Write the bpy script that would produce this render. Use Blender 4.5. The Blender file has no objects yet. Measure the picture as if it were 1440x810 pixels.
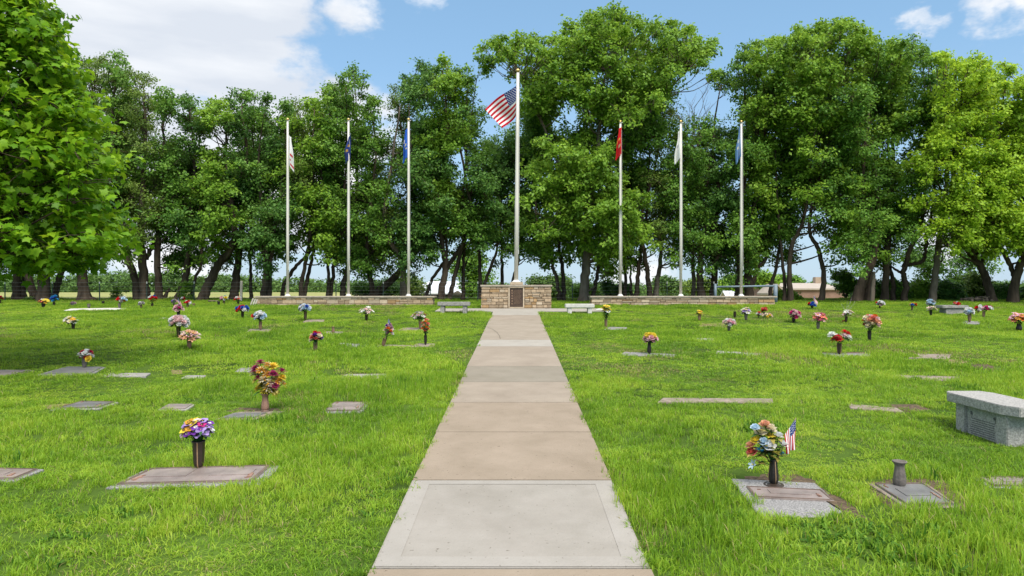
import bpy, bmesh, math, random
import numpy as np
from mathutils import Vector, Matrix, Euler

R = math.radians
S = bpy.context.scene
COL = S.collection

# ------------------------------------------------------------------ camera
EYE = 1.67
F = 960.0                 # focal length in pixels of the 1440 x 810 photograph
PX0, PY0 = 726.4, 405.0   # the point straight ahead
cam_d = bpy.data.cameras.new('camera')
cam_d.sensor_width = 36.0
cam_d.lens = 24.0
cam_d.shift_x = -6.4 / 1440.0
cam_d.clip_start = 0.05
cam_d.clip_end = 4000.0
cam = bpy.data.objects.new('camera', cam_d)
COL.objects.link(cam)
cam.location = (0, 0, EYE)
cam.rotation_euler = (R(90), 0, 0)
S.camera = cam

# ------------------------------------------------------------------ world, sun, exposure
SUN_TO = Vector((0.30, -0.72, 1.15)).normalized()      # towards the sun: high, behind the camera and a little to the right, softened by thin cloud
EL = math.asin(SUN_TO.z)
world = bpy.data.worlds.new('World')
S.world = world
world.use_nodes = True
wt = world.node_tree
wt.nodes.clear()


def wn(t, **kw):
    n = wt.nodes.new(t)
    for k, v in kw.items():
        setattr(n, k, v)
    return n


sky = wn('ShaderNodeTexSky', sky_type='NISHITA')
sky.sun_disc = False
sky.sun_elevation = EL
sky.sun_rotation = math.atan2(SUN_TO.x, SUN_TO.y)
sky.air_density = 1.0
sky.dust_density = 0.0
sky.ozone_density = 1.2
tc = wn('ShaderNodeTexCoord')
nrm = wn('ShaderNodeVectorMath', operation='NORMALIZE')
wt.links.new(tc.outputs['Generated'], nrm.inputs[0])
noi = wn('ShaderNodeTexNoise')
noi.inputs['Scale'].default_value = 9.0
noi.inputs['Detail'].default_value = 7.0
noi.inputs['Roughness'].default_value = 0.55
mapn = wn('ShaderNodeMapping')
mapn.inputs['Scale'].default_value = (1.0, 1.0, 1.7)
wt.links.new(nrm.outputs[0], mapn.inputs['Vector'])
wt.links.new(mapn.outputs[0], noi.inputs['Vector'])


def wmath(op, a, b=None, clamp=False):
    n = wn('ShaderNodeMath', operation=op)
    n.use_clamp = clamp
    for i, v in enumerate((a, b)):
        if v is None:
            continue
        if isinstance(v, (int, float)):
            n.inputs[i].default_value = v
        else:
            wt.links.new(v, n.inputs[i])
    return n.outputs[0]


wrp = wn('ShaderNodeTexNoise')
wrp.inputs['Scale'].default_value = 5.0
wrp.inputs['Detail'].default_value = 6.0
wrp.inputs['Roughness'].default_value = 0.6
wt.links.new(mapn.outputs[0], wrp.inputs['Vector'])
wsub = wn('ShaderNodeVectorMath', operation='SUBTRACT')
wt.links.new(wrp.outputs['Color'], wsub.inputs[0])
wsub.inputs[1].default_value = (0.5, 0.5, 0.5)
wscl = wn('ShaderNodeVectorMath', operation='SCALE')
wscl.inputs['Scale'].default_value = 0.20
wt.links.new(wsub.outputs[0], wscl.inputs[0])
wadd = wn('ShaderNodeVectorMath', operation='ADD')
wt.links.new(nrm.outputs[0], wadd.inputs[0])
wt.links.new(wscl.outputs[0], wadd.inputs[1])
acc = None
for (cx, cy, rr) in [(120, 40, 130), (235, 10, 160), (300, 60, 140), (350, 110, 110), (425, 175, 95), (110, 130, 110),
                     (30, 60, 150), (330, 0, 120), (540, 195, 55), (475, 215, 70), (492, -14, 46), (610, -22, 40), (1304, 10, 24), (1490, -18, 95), (1405, 14, 44), (240, 250, 140),
                     (430, 270, 100), (880, 390, 60), (1320, 330, 60), (-400, 0, 300), (2100, -100, 350)]:
    d = Vector(((cx - PX0) / F, 1.0, (PY0 - cy) / F))
    sc_ = 1.0 / d.length
    d.normalize()
    rad = rr / F * sc_
    dp = wn('ShaderNodeVectorMath', operation='DISTANCE')
    wt.links.new(wadd.outputs[0], dp.inputs[0])
    dp.inputs[1].default_value = d
    m = wmath('SUBTRACT', 1.0, wmath('MULTIPLY', dp.outputs['Value'], 1.0 / rad))      # 1 in the middle, 0 at the rim
    m = wmath('MINIMUM', m, 0.55)
    m = wmath('MULTIPLY', m, 1.4 * min(1.0, max(0.34, (rr / 95.0) ** 1.1)))
    acc = m if acc is None else wmath('MAXIMUM', acc, m)
acc = wmath('MAXIMUM', acc, -0.5)
# loose clouds all round, mostly outside the picture
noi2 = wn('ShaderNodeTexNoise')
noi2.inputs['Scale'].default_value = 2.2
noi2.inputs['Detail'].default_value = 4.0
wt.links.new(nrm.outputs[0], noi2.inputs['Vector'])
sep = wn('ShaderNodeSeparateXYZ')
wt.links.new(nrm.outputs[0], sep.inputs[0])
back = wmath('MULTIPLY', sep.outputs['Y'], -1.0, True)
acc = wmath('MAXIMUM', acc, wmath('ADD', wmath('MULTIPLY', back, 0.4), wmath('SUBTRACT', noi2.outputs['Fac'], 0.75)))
# unseen bank of cloud added overhead, out of frame, as soft fill light
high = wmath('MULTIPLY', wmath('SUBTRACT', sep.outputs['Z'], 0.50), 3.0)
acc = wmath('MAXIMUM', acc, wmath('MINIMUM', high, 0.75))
dens = wmath('ADD', acc, wmath('MULTIPLY', wmath('SUBTRACT', noi.outputs['Fac'], 0.5), 1.5))
ramp = wn('ShaderNodeValToRGB')
ramp.color_ramp.interpolation = 'EASE'
ramp.color_ramp.elements[0].position = -0.0
ramp.color_ramp.elements[1].position = 0.52
wt.links.new(dens, ramp.inputs[0])
noi3 = wn('ShaderNodeTexNoise')
noi3.inputs['Scale'].default_value = 3.2
noi3.inputs['Detail'].default_value = 6.0
mp3 = wn('ShaderNodeMapping')
mp3.inputs['Scale'].default_value = (0.8, 0.8, 3.6)
mp3.inputs['Location'].default_value = (3.1, 0.4, 1.7)
wt.links.new(nrm.outputs[0], mp3.inputs['Vector'])
wt.links.new(mp3.outputs[0], noi3.inputs['Vector'])
cr = wn('ShaderNodeValToRGB')
cr.color_ramp.elements[0].position = 0.36
cr.color_ramp.elements[0].color = (0.66, 0.71, 0.79, 1)
cr.color_ramp.elements[1].position = 0.62
cr.color_ramp.elements[1].color = (0.98, 0.99, 1.0, 1)
wt.links.new(noi3.outputs['Fac'], cr.inputs[0])
bg_s = wn('ShaderNodeBackground')
bg_s.inputs['Strength'].default_value = 0.068
# a hair of thin high cloud whitens the whole sky
thin = wn('ShaderNodeMixRGB')
thin.blend_type = 'MIX'
thin.inputs['Fac'].default_value = 0.38
thin.inputs['Color2'].default_value = (2.6, 5.0, 7.4, 1)
wt.links.new(sky.outputs[0], thin.inputs['Color1'])
hz = wn('ShaderNodeMapRange')
hz.inputs['From Min'].default_value = -0.02
hz.inputs['From Max'].default_value = 0.30
hz.inputs['To Min'].default_value = 0.85
hz.inputs['To Max'].default_value = 0.0
sep0 = wn('ShaderNodeSeparateXYZ')
wt.links.new(nrm.outputs[0], sep0.inputs[0])
wt.links.new(sep0.outputs['Z'], hz.inputs['Value'])
pale = wn('ShaderNodeMixRGB')
wt.links.new(hz.outputs[0], pale.inputs['Fac'])
wt.links.new(thin.outputs[0], pale.inputs['Color1'])
pale.inputs['Color2'].default_value = (3.0, 4.2, 5.5, 1)
wt.links.new(pale.outputs[0], bg_s.inputs['Color'])
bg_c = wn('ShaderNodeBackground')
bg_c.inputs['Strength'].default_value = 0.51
fill_gain = wn('ShaderNodeMapRange')  # the added overhead cloud is made brighter to strengthen its fill light
fill_gain.inputs['From Min'].default_value = 0.45
fill_gain.inputs['From Max'].default_value = 0.75
fill_gain.inputs['To Min'].default_value = 1.0
fill_gain.inputs['To Max'].default_value = 1.6
wt.links.new(sep.outputs['Z'], fill_gain.inputs['Value'])
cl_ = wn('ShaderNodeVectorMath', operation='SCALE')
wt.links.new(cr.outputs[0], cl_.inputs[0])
wt.links.new(fill_gain.outputs[0], cl_.inputs['Scale'])
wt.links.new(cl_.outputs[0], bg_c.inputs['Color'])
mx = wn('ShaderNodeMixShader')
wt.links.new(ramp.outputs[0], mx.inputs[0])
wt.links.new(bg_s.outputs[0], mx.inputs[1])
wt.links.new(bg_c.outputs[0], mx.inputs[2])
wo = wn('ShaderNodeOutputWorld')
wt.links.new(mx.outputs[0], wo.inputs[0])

sun_d = bpy.data.lights.new('sun', 'SUN')
sun_d.energy = 2.1
sun_d.angle = R(30.0)
sun_d.color = (1.0, 0.94, 0.85)
sun = bpy.data.objects.new('sun', sun_d)
COL.objects.link(sun)
sun.rotation_euler = SUN_TO.to_track_quat('Z', 'Y').to_euler()
sun.location = SUN_TO * 60

S.view_settings.view_transform = 'Standard'
S.view_settings.look = 'None'
S.view_settings.gamma = 1.0
S.view_settings.exposure = 1.15
S.view_settings.use_curve_mapping = False
S.cycles.max_bounces = 7
S.cycles.diffuse_bounces = 4
S.cycles.transmission_bounces = 4
S.cycles.transparent_max_bounces = 4

# ------------------------------------------------------------------ helpers


def sstep(t):
    t = np.clip(t, 0.0, 1.0)
    return t * t * (3 - 2 * t)


def gz(x, y):
    """height of the ground"""
    x = np.asarray(x, dtype=float)
    y = np.asarray(y, dtype=float)
    t = np.clip((y - 26.0) / 8.0, 0, 1)
    z = 0.0375 * np.minimum(y, 26.0) + 0.30 * (t - t * t / 2)
    z = z - 3.4 * sstep((y - 36) / 40) * sstep((x + 20) / 12)
    z = z - 3.0 * sstep((y - 85) / 80) * (1 - sstep((x + 20) / 12))
    fade = sstep((np.abs(x) - 0.9) / 1.5) * (1 - sstep((y - 20) / 4))
    z = z + fade * 0.014 * (np.sin(x * 1.7 + y * 0.6) + np.sin(x * 0.8 - y * 1.9 + 1.3) + 0.7 * np.sin(y * 3.1 + x * 0.5))
    return z


def gp(px, py):
    """pixel of the photograph -> point of the lawn"""
    Y = F * EYE / (py - (PY0 - 0.0375 * F))
    return (px - PX0) / F * Y, Y


def W(px, py, D):
    return Vector(((px - PX0) / F * D, D, EYE + (PY0 - py) / F * D))


def link(o, parent=None):
    COL.objects.link(o)
    if parent is not None:
        o.parent = parent
    return o


def tag(o, label=None, cat=None, group=None, kind=None):
    if label:
        o['label'] = label
    if cat:
        o['category'] = cat
    if group:
        o['group'] = group
    if kind:
        o['kind'] = kind
    return o


def empty(name, loc, rz=0.0):
    o = bpy.data.objects.new(name, None)
    o.location = loc
    o.rotation_euler = (0, 0, rz)
    o.empty_display_size = 0.2
    return link(o)


def fast_mesh(name, verts, faces, face_attr=None, mats=(), mat_idx=None, smooth=False):
    """verts Nx3, faces MxK (all the same size)"""
    me = bpy.data.meshes.new(name)
    verts = np.ascontiguousarray(verts, dtype=np.float32)
    faces = np.ascontiguousarray(faces, dtype=np.int32)
    M, K = faces.shape
    me.vertices.add(len(verts))
    me.vertices.foreach_set('co', verts.ravel())
    me.loops.add(M * K)
    me.loops.foreach_set('vertex_index', faces.ravel())
    me.polygons.add(M)
    me.polygons.foreach_set('loop_start', np.arange(0, M * K, K, dtype=np.int32))
    if mat_idx is not None:
        me.polygons.foreach_set('material_index', np.asarray(mat_idx, dtype=np.int32))
    if smooth:
        me.polygons.foreach_set('use_smooth', np.ones(M, dtype=bool))
    for nm, arr in (face_attr or {}).items():
        a = me.attributes.new(nm, 'FLOAT', 'FACE')
        a.data.foreach_set('value', np.asarray(arr, dtype=np.float32))
    for m in mats:
        me.materials.append(m)
    me.update(calc_edges=True)
    me.validate()
    return me


class MB:
    """collects shapes; build() links them as one mesh object"""

    def __init__(self):
        self.v, self.f, self.mi, self.rn = [], [], [], []

    def add(self, vs, fs, mi=0, rn=None):
        o = len(self.v)
        self.v += [tuple(v) for v in vs]
        for f in fs:
            self.f.append(tuple(i + o for i in f))
            self.mi.append(mi)
            self.rn.append(random.random() if rn is None else rn)

    def box(self, c, s, rz=0.0, mi=0, rn=None, ch=0.0, mat=None):
        hx, hy, hz = s[0] / 2, s[1] / 2, s[2] / 2
        vs, fs = [], []
        if ch <= 0:
            vs = [(sx * hx, sy * hy, sz * hz) for sx in (-1, 1) for sy in (-1, 1) for sz in (-1, 1)]
            fs = [(0, 1, 3, 2), (4, 6, 7, 5), (0, 4, 5, 1), (2, 3, 7, 6), (0, 2, 6, 4), (1, 5, 7, 3)]
        else:
            bm = bmesh.new()
            bmesh.ops.create_cube(bm, size=1.0)
            bmesh.ops.scale(bm, vec=(s[0], s[1], s[2]), verts=bm.verts)
            bmesh.ops.bevel(bm, geom=list(bm.edges), offset=min(ch, 0.45 * min(s)), segments=2, affect='EDGES')
            bm.verts.index_update()
            vs = [tuple(v.co) for v in bm.verts]
            fs = [tuple(v.index for v in f.verts) for f in bm.faces]
            bm.free()
        rot = mat if mat is not None else Matrix.Rotation(rz, 3, 'Z')
        c = Vector(c)
        self.add([c + rot @ Vector(v) for v in vs], fs, mi, rn)

    def tube(self, pts, rads, n=8, mi=0, rn=None, caps=True):
        pts = [Vector(p) for p in pts]
        if not hasattr(rads, '__len__'):
            rads = [rads] * len(pts)
        vs, fs = [], []
        up = None
        for i, p in enumerate(pts):
            a = pts[max(i - 1, 0)]
            b = pts[min(i + 1, len(pts) - 1)]
            t = (b - a)
            if t.length < 1e-9:
                t = Vector((0, 0, 1))
            t.normalize()
            if up is None:
                up = t.orthogonal().normalized()
            u = (up - t * up.dot(t))
            u = u.normalized() if u.length > 1e-6 else t.orthogonal().normalized()
            up = u
            w = t.cross(u)
            for k in range(n):
                a_ = 2 * math.pi * k / n
                vs.append(p + (u * math.cos(a_) + w * math.sin(a_)) * rads[i])
        for i in range(len(pts) - 1):
            for k in range(n):
                k2 = (k + 1) % n
                fs.append((i * n + k, i * n + k2, (i + 1) * n + k2, (i + 1) * n + k))
        if caps:
            fs.append(tuple(range(n - 1, -1, -1)))
            fs.append(tuple((len(pts) - 1) * n + k for k in range(n)))
        self.add(vs, fs, mi, rn)

    def lathe(self, prof, c=(0, 0, 0), n=20, mi=0, flute=0.0, nf=8):
        c = Vector(c)
        vs, fs = [], []
        for (r, z) in prof:
            for k in range(n):
                a = 2 * math.pi * k / n
                rr = r * (1 - flute * (0.5 + 0.5 * math.cos(a * nf)))
                vs.append(c + Vector((rr * math.cos(a), rr * math.sin(a), z)))
        for i in range(len(prof) - 1):
            for k in range(n):
                k2 = (k + 1) % n
                fs.append((i * n + k, i * n + k2, (i + 1) * n + k2, (i + 1) * n + k))
        self.add(vs, fs, mi)

    def prism(self, poly, z0, z1, mi=0):
        n = len(poly)
        vs = [(p[0], p[1], z0 if len(p) < 3 else p[2] + z0) for p in poly] + [(p[0], p[1], z1 if len(p) < 3 else p[2] + z1) for p in poly]
        fs = [tuple(range(n - 1, -1, -1)), tuple(range(n, 2 * n))]
        fs += [(i, (i + 1) % n, n + (i + 1) % n, n + i) for i in range(n)]
        self.add(vs, fs, mi)

    def mesh(self, name, mats, smooth=False):
        me = bpy.data.meshes.new(name)
        me.from_pydata(self.v, [], self.f)
        if not hasattr(mats, '__len__'):
            mats = [mats]
        for m in mats:
            me.materials.append(m)
        me.polygons.foreach_set('material_index', self.mi)
        a = me.attributes.new('rnd', 'FLOAT', 'FACE')
        a.data.foreach_set('value', self.rn)
        if smooth:
            me.polygons.foreach_set('use_smooth', [True] * len(self.f))
        me.update()
        return me

    def build(self, name, mats, parent=None, smooth=False, loc=None):
        o = bpy.data.objects.new(name, self.mesh(name, mats, smooth))
        if loc is not None:
            o.location = loc
        return link(o, parent)


# ------------------------------------------------------------------ materials


def mat(name, col, col2=None, scale=8.0, rough=0.8, bump=0.0, bscale=None, metal=0.0, spec=0.3, rnd=0.0, detail=5.0,
        coords='Object', stretch=(1, 1, 1)):
    m = bpy.data.materials.new(name)
    m.use_nodes = True
    nt = m.node_tree
    b = nt.nodes['Principled BSDF']
    b.inputs['Roughness'].default_value = rough
    b.inputs['Metallic'].default_value = metal
    b.inputs['Specular IOR Level'].default_value = spec
    L = nt.links.new
    if col2 is None:
        col2 = tuple(c * 0.8 for c in col)
    t = nt.nodes.new('ShaderNodeTexCoord')
    mp = nt.nodes.new('ShaderNodeMapping')
    mp.inputs['Scale'].default_value = stretch
    L(t.outputs[coords], mp.inputs['Vector'])
    n = nt.nodes.new('ShaderNodeTexNoise')
    n.inputs['Scale'].default_value = scale
    n.inputs['Detail'].default_value = detail
    n.inputs['Roughness'].default_value = 0.6
    L(mp.outputs[0], n.inputs['Vector'])
    rp = nt.nodes.new('ShaderNodeValToRGB')
    rp.color_ramp.elements[0].position = 0.33
    rp.color_ramp.elements[1].position = 0.67
    rp.color_ramp.elements[0].color = (*col2, 1)
    rp.color_ramp.elements[1].color = (*col, 1)
    L(n.outputs['Fac'], rp.inputs[0])
    out = rp.outputs[0]
    if rnd > 0:
        at = nt.nodes.new('ShaderNodeAttribute')
        at.attribute_name = 'rnd'
        mr = nt.nodes.new('ShaderNodeMapRange')
        mr.inputs['To Min'].default_value = 1 - rnd
        mr.inputs['To Max'].default_value = 1 + rnd
        L(at.outputs['Fac'], mr.inputs['Value'])
        mu = nt.nodes.new('ShaderNodeVectorMath')
        mu.operation = 'SCALE'
        L(out, mu.inputs[0])
        L(mr.outputs[0], mu.inputs['Scale'])
        out = mu.outputs[0]
    L(out, b.inputs['Base Color'])
    if bump > 0:
        n2 = nt.nodes.new('ShaderNodeTexNoise')
        n2.inputs['Scale'].default_value = bscale or scale * 3
        n2.inputs['Detail'].default_value = 5
        L(mp.outputs[0], n2.inputs['Vector'])
        bp = nt.nodes.new('ShaderNodeBump')
        bp.inputs['Strength'].default_value = bump
        bp.inputs['Distance'].default_value = 0.02
        L(n2.outputs['Fac'], bp.inputs['Height'])
        L(bp.outputs[0], b.inputs['Normal'])
    return m


def leaf_mat(name, c_dark, c_mid, c_light, trans=0.35, rough=0.5, spec=0.22, hue=0.485, gain=1.35, world_scale=0.0):
    """leaves, grass and petals: light goes through them; hue varies leaf by leaf"""
    m = bpy.data.materials.new(name)
    m.use_nodes = True
    nt = m.node_tree
    L = nt.links.new
    b = nt.nodes['Principled BSDF']
    b.inputs['Roughness'].default_value = rough
    b.inputs['Specular IOR Level'].default_value = spec
    at = nt.nodes.new('ShaderNodeAttribute')
    at.attribute_name = 'rnd'
    rp = nt.nodes.new('ShaderNodeValToRGB')
    rp.color_ramp.elements[0].position = 0.1
    rp.color_ramp.elements[0].color = (*c_dark, 1)
    rp.color_ramp.elements[1].position = 0.95
    rp.color_ramp.elements[1].color = (*c_light, 1)
    e = rp.color_ramp.elements.new(0.5)
    e.color = (*c_mid, 1)
    fac = at.outputs['Fac']
    if world_scale > 0:
        g = nt.nodes.new('ShaderNodeNewGeometry')
        n = nt.nodes.new('ShaderNodeTexNoise')
        n.inputs['Scale'].default_value = world_scale
        n.inputs['Detail'].default_value = 6
        n.inputs['Roughness'].default_value = 0.78
        L(g.outputs['Position'], n.inputs['Vector'])
        mr = nt.nodes.new('ShaderNodeMapRange')
        mr.inputs['From Min'].default_value = 0.36
        mr.inputs['From Max'].default_value = 0.64
        L(n.outputs['Fac'], mr.inputs['Value'])
        mxn = nt.nodes.new('ShaderNodeMath')
        mxn.operation = 'MULTIPLY_ADD'
        L(at.outputs['Fac'], mxn.inputs[0])
        mxn.inputs[1].default_value = 0.45
        m2 = nt.nodes.new('ShaderNodeMath')
        m2.operation = 'MULTIPLY'
        L(mr.outputs[0], m2.inputs[0])
        m2.inputs[1].default_value = 0.55
        L(m2.outputs[0], mxn.inputs[2])
        fac = mxn.outputs[0]
    L(fac, rp.inputs[0])
    L(rp.outputs[0], b.inputs['Base Color'])
    tr = nt.nodes.new('ShaderNodeBsdfTranslucent')
    hs = nt.nodes.new('ShaderNodeHueSaturation')
    hs.inputs['Value'].default_value = gain
    hs.inputs['Hue'].default_value = hue
    L(rp.outputs[0], hs.inputs['Color'])
    L(hs.outputs[0], tr.inputs['Color'])
    ms = nt.nodes.new('ShaderNodeMixShader')
    ms.inputs[0].default_value = trans
    L(b.outputs[0], ms.inputs[1])
    L(tr.outputs[0], ms.inputs[2])
    L(ms.outputs[0], nt.nodes['Material Output'].inputs[0])
    return m


def col_attr_mat(name, rough=0.75, trans=0.12):
    m = bpy.data.materials.new(name)
    m.use_nodes = True
    nt = m.node_tree
    L = nt.links.new
    b = nt.nodes['Principled BSDF']
    b.inputs['Roughness'].default_value = rough
    b.inputs['Specular IOR Level'].default_value = 0.2
    at = nt.nodes.new('ShaderNodeAttribute')
    at.attribute_name = 'cloth_colour'
    L(at.outputs['Color'], b.inputs['Base Color'])
    tr = nt.nodes.new('ShaderNodeBsdfTranslucent')
    L(at.outputs['Color'], tr.inputs['Color'])
    ms = nt.nodes.new('ShaderNodeMixShader')
    ms.inputs[0].default_value = trans
    L(b.outputs[0], ms.inputs[1])
    L(tr.outputs[0], ms.inputs[2])
    L(ms.outputs[0], nt.nodes['Material Output'].inputs[0])
    return m


M = {}
M['bark'] = mat('bark', (0.115, 0.085, 0.062), (0.038, 0.028, 0.021), 5, 0.95, 0.9, 9, stretch=(1, 1, 0.25), spec=0.1)
M['bark_pale'] = mat('bark_pale', (0.20, 0.165, 0.125), (0.075, 0.058, 0.044), 5, 0.95, 0.8, 9, stretch=(1, 1, 0.25), spec=0.1)
M['bark_dead'] = mat('bark_dead', (0.24, 0.19, 0.15), (0.11, 0.085, 0.065), 5, 0.95, 0.6, 9, stretch=(1, 1, 0.25), spec=0.1)
M['stone'] = mat('wall_stone', (0.44, 0.335, 0.225), (0.32, 0.235, 0.15), 9, 0.9, 0.5, 40, rnd=0.26)
M['stone_ochre'] = mat('wall_stone_ochre', (0.42, 0.275, 0.14), (0.32, 0.205, 0.10), 9, 0.9, 0.5, 40, rnd=0.25)
M['stone_cream'] = mat('wall_stone_cream', (0.50, 0.41, 0.30), (0.40, 0.315, 0.22), 9, 0.9, 0.5, 40, rnd=0.22)
M['mortar'] = mat('mortar', (0.21, 0.165, 0.115), (0.14, 0.11, 0.075), 30, 0.95, 0.3)
M['cap'] = mat('cap_stone', (0.46, 0.40, 0.32), (0.33, 0.28, 0.22), 6, 0.9, 0.3, 40)
M['pole'] = mat('pole_paint', (0.70, 0.66, 0.59), (0.60, 0.56, 0.50), 3, 0.45, spec=0.5, stretch=(1, 1, 0.2))
M['gold'] = mat('gold', (0.62, 0.42, 0.16), (0.5, 0.33, 0.11), 4, 0.3, metal=0.85)
M['rope'] = mat('rope', (0.62, 0.62, 0.60), None, 30, 0.8)
M['bronze_dark'] = mat('bronze_dark', (0.060, 0.042, 0.032), (0.032, 0.023, 0.018), 12, 0.42, 0.15, 60, metal=0.25, spec=0.4)
M['bronze'] = mat('bronze', (0.21, 0.145, 0.115), (0.115, 0.082, 0.066), 7, 0.45, 0.25, 60, metal=0.3, spec=0.4)
M['bronze_pink'] = mat('bronze_pink', (0.36, 0.21, 0.155), (0.25, 0.14, 0.10), 10, 0.5, 0.2, 60, metal=0.2)
M['bronze_tan'] = mat('bronze_tan', (0.27, 0.175, 0.115), (0.18, 0.115, 0.075), 10, 0.5, 0.2, 60, metal=0.2)
M['vase_grey'] = mat('vase_grey', (0.19, 0.165, 0.145), (0.11, 0.095, 0.085), 14, 0.6, 0.2, 60)
M['vase_black'] = mat('vase_black', (0.030, 0.026, 0.024), (0.016, 0.014, 0.013), 14, 0.5, 0.2, 60)
M['vase_inside'] = mat('vase_inside', (0.06, 0.045, 0.035), None, 20, 0.9)
M['copper_trim'] = mat('copper_trim', (0.50, 0.33, 0.19), (0.36, 0.23, 0.13), 12, 0.5, metal=0.35)
M['plate'] = mat('plate_bronze', (0.35, 0.285, 0.26), (0.21, 0.17, 0.155), 5, 0.42, 0.25, 70, metal=0.25, spec=0.45)
M['plate_slate'] = mat('plate_slate', (0.195, 0.19, 0.185), (0.115, 0.112, 0.11), 5, 0.45, 0.2, 60, spec=0.4)
M['granite'] = mat('granite', (0.33, 0.32, 0.31), (0.11, 0.107, 0.107), 95, 0.75, 0.1, 120, detail=2.0)
M['granite_bench'] = mat('granite_bench', (0.43, 0.415, 0.39), (0.20, 0.195, 0.185), 55, 0.8, 0.35, 70, detail=6.0)
M['granite_weathered'] = mat('granite_weathered', (0.36, 0.345, 0.325), (0.20, 0.19, 0.175), 22, 0.85, 0.3, 60)
M['bench_white'] = mat('bench_white', (0.62, 0.60, 0.56), (0.46, 0.44, 0.40), 9, 0.85, 0.2, 50)
M['engraving'] = mat('engraving', (0.12, 0.12, 0.115), None, 60, 0.9)
M['marker_tan'] = mat('marker_tan', (0.29, 0.24, 0.195), (0.18, 0.145, 0.115), 12, 0.9, 0.3, 60)
M['marker_grey'] = mat('marker_grey', (0.34, 0.325, 0.30), (0.21, 0.20, 0.185), 14, 0.9, 0.3, 60)
M['soil'] = mat('bare_soil', (0.165, 0.115, 0.072), (0.055, 0.042, 0.026), 26, 1.0, 1.0, 70)
M['dry'] = mat('dry_thatch', (0.27, 0.21, 0.10), (0.13, 0.12, 0.045), 20, 1.0, 0.9, 50)
M['wire'] = mat('fence_wire', (0.30, 0.30, 0.29), None, 10, 0.5, metal=0.4)
M['post_green'] = mat('post_green', (0.045, 0.075, 0.06), (0.03, 0.05, 0.04), 10, 0.6)
M['white_paint'] = mat('white_paint', (0.74, 0.74, 0.71), (0.6, 0.6, 0.57), 8, 0.6)
M['weathered_wood'] = mat('weathered_wood', (0.46, 0.43, 0.37), (0.27, 0.25, 0.21), 9, 0.9, 0.5, 30, stretch=(1, 1, 0.15))
M['pipe_blue'] = mat('pipe_blue', (0.20, 0.26, 0.31), (0.14, 0.185, 0.225), 6, 0.5, spec=0.4)
M['roof_white'] = mat('roof_white', (0.66, 0.68, 0.72), (0.56, 0.58, 0.62), 1.5, 0.5, stretch=(6, 1, 1))
M['roof_tan'] = mat('roof_tan', (0.42, 0.36, 0.30), (0.35, 0.30, 0.25), 1.2, 0.8, stretch=(5, 1, 1))
M['wall_brown'] = mat('wall_brown', (0.30, 0.19, 0.145), (0.23, 0.14, 0.105), 2.0, 0.9)
M['wall_tan'] = mat('wall_tan', (0.40, 0.31, 0.23), (0.33, 0.25, 0.18), 2.0, 0.9)
M['dark'] = mat('dark_opening', (0.02, 0.02, 0.022), None, 4, 0.6)
M['tarp'] = mat('tan_heap', (0.50, 0.40, 0.26), (0.36, 0.28, 0.17), 5, 0.95, 0.5, 20)
M['leaf_green'] = leaf_mat('bouquet_leaf', (0.012, 0.045, 0.012), (0.025, 0.09, 0.02), (0.06, 0.15, 0.03), 0.2)
M['leaf_yellow'] = leaf_mat('bouquet_leaf_yellow', (0.14, 0.15, 0.02), (0.28, 0.24, 0.04), (0.42, 0.36, 0.10), 0.25)
M['cloth'] = col_attr_mat('flag_cloth')
M['stick'] = mat('flag_stick', (0.45, 0.33, 0.19), None, 20, 0.7)
PET = {
    'white': (0.86, 0.86, 0.84), 'cream': (0.80, 0.72, 0.52), 'pink': (0.83, 0.48, 0.54), 'palepink': (0.80, 0.58, 0.58),
    'hotpink': (0.72, 0.055, 0.27), 'red': (0.66, 0.018, 0.022), 'crimson': (0.50, 0.012, 0.075), 'burgundy': (0.36, 0.035, 0.13),
    'coral': (0.74, 0.20, 0.15), 'peach': (0.80, 0.42, 0.26), 'orange': (0.80, 0.22, 0.03), 'yellow': (0.84, 0.66, 0.07),
    'gold': (0.72, 0.38, 0.04), 'purple': (0.19, 0.045, 0.36), 'lilac': (0.44, 0.30, 0.66), 'mauve': (0.50, 0.32, 0.40),
    'blue': (0.035, 0.12, 0.50), 'lightblue': (0.55, 0.70, 0.84), 'skyblue': (0.05, 0.34, 0.62), 'brown': (0.26, 0.11, 0.06),
    'green': (0.20, 0.30, 0.05), 'dark': (0.03, 0.015, 0.04), 'greywhite': (0.46, 0.44, 0.42),
}


def petal_mat(c):
    k = 'petal_' + c
    if k not in M:
        a = PET[c]
        M[k] = leaf_mat(k, tuple(x * 0.66 for x in a), tuple(x * 0.88 for x in a), tuple(min(x * 1.08, 0.86) for x in a), 0.32, 0.6, 0.2, hue=0.5, gain=1.1)
    return M[k]


rng = np.random.default_rng(7)
random.seed(7)

# ------------------------------------------------------------------ ground
gm = bpy.data.materials.new('lawn_soil')
gm.use_nodes = True
nt = gm.node_tree
L = nt.links.new
bs = nt.nodes['Principled BSDF']
bs.inputs['Roughness'].default_value = 1.0
bs.inputs['Specular IOR Level'].default_value = 0.05
tcn = nt.nodes.new('ShaderNodeTexCoord')
n1 = nt.nodes.new('ShaderNodeTexNoise')
n1.inputs['Scale'].default_value = 0.9
n1.inputs['Detail'].default_value = 6
L(tcn.outputs['Object'], n1.inputs['Vector'])
r1 = nt.nodes.new('ShaderNodeValToRGB')
r1.color_ramp.elements[0].position = 0.3
r1.color_ramp.elements[0].color = (0.035, 0.062, 0.012, 1)
r1.color_ramp.elements[1].position = 0.7
r1.color_ramp.elements[1].color = (0.085, 0.145, 0.022, 1)
L(n1.outputs['Fac'], r1.inputs[0])
n2 = nt.nodes.new('ShaderNodeTexNoise')
n2.inputs['Scale'].default_value = 0.12
n2.inputs['Detail'].default_value = 8
L(tcn.outputs['Object'], n2.inputs['Vector'])
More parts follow.
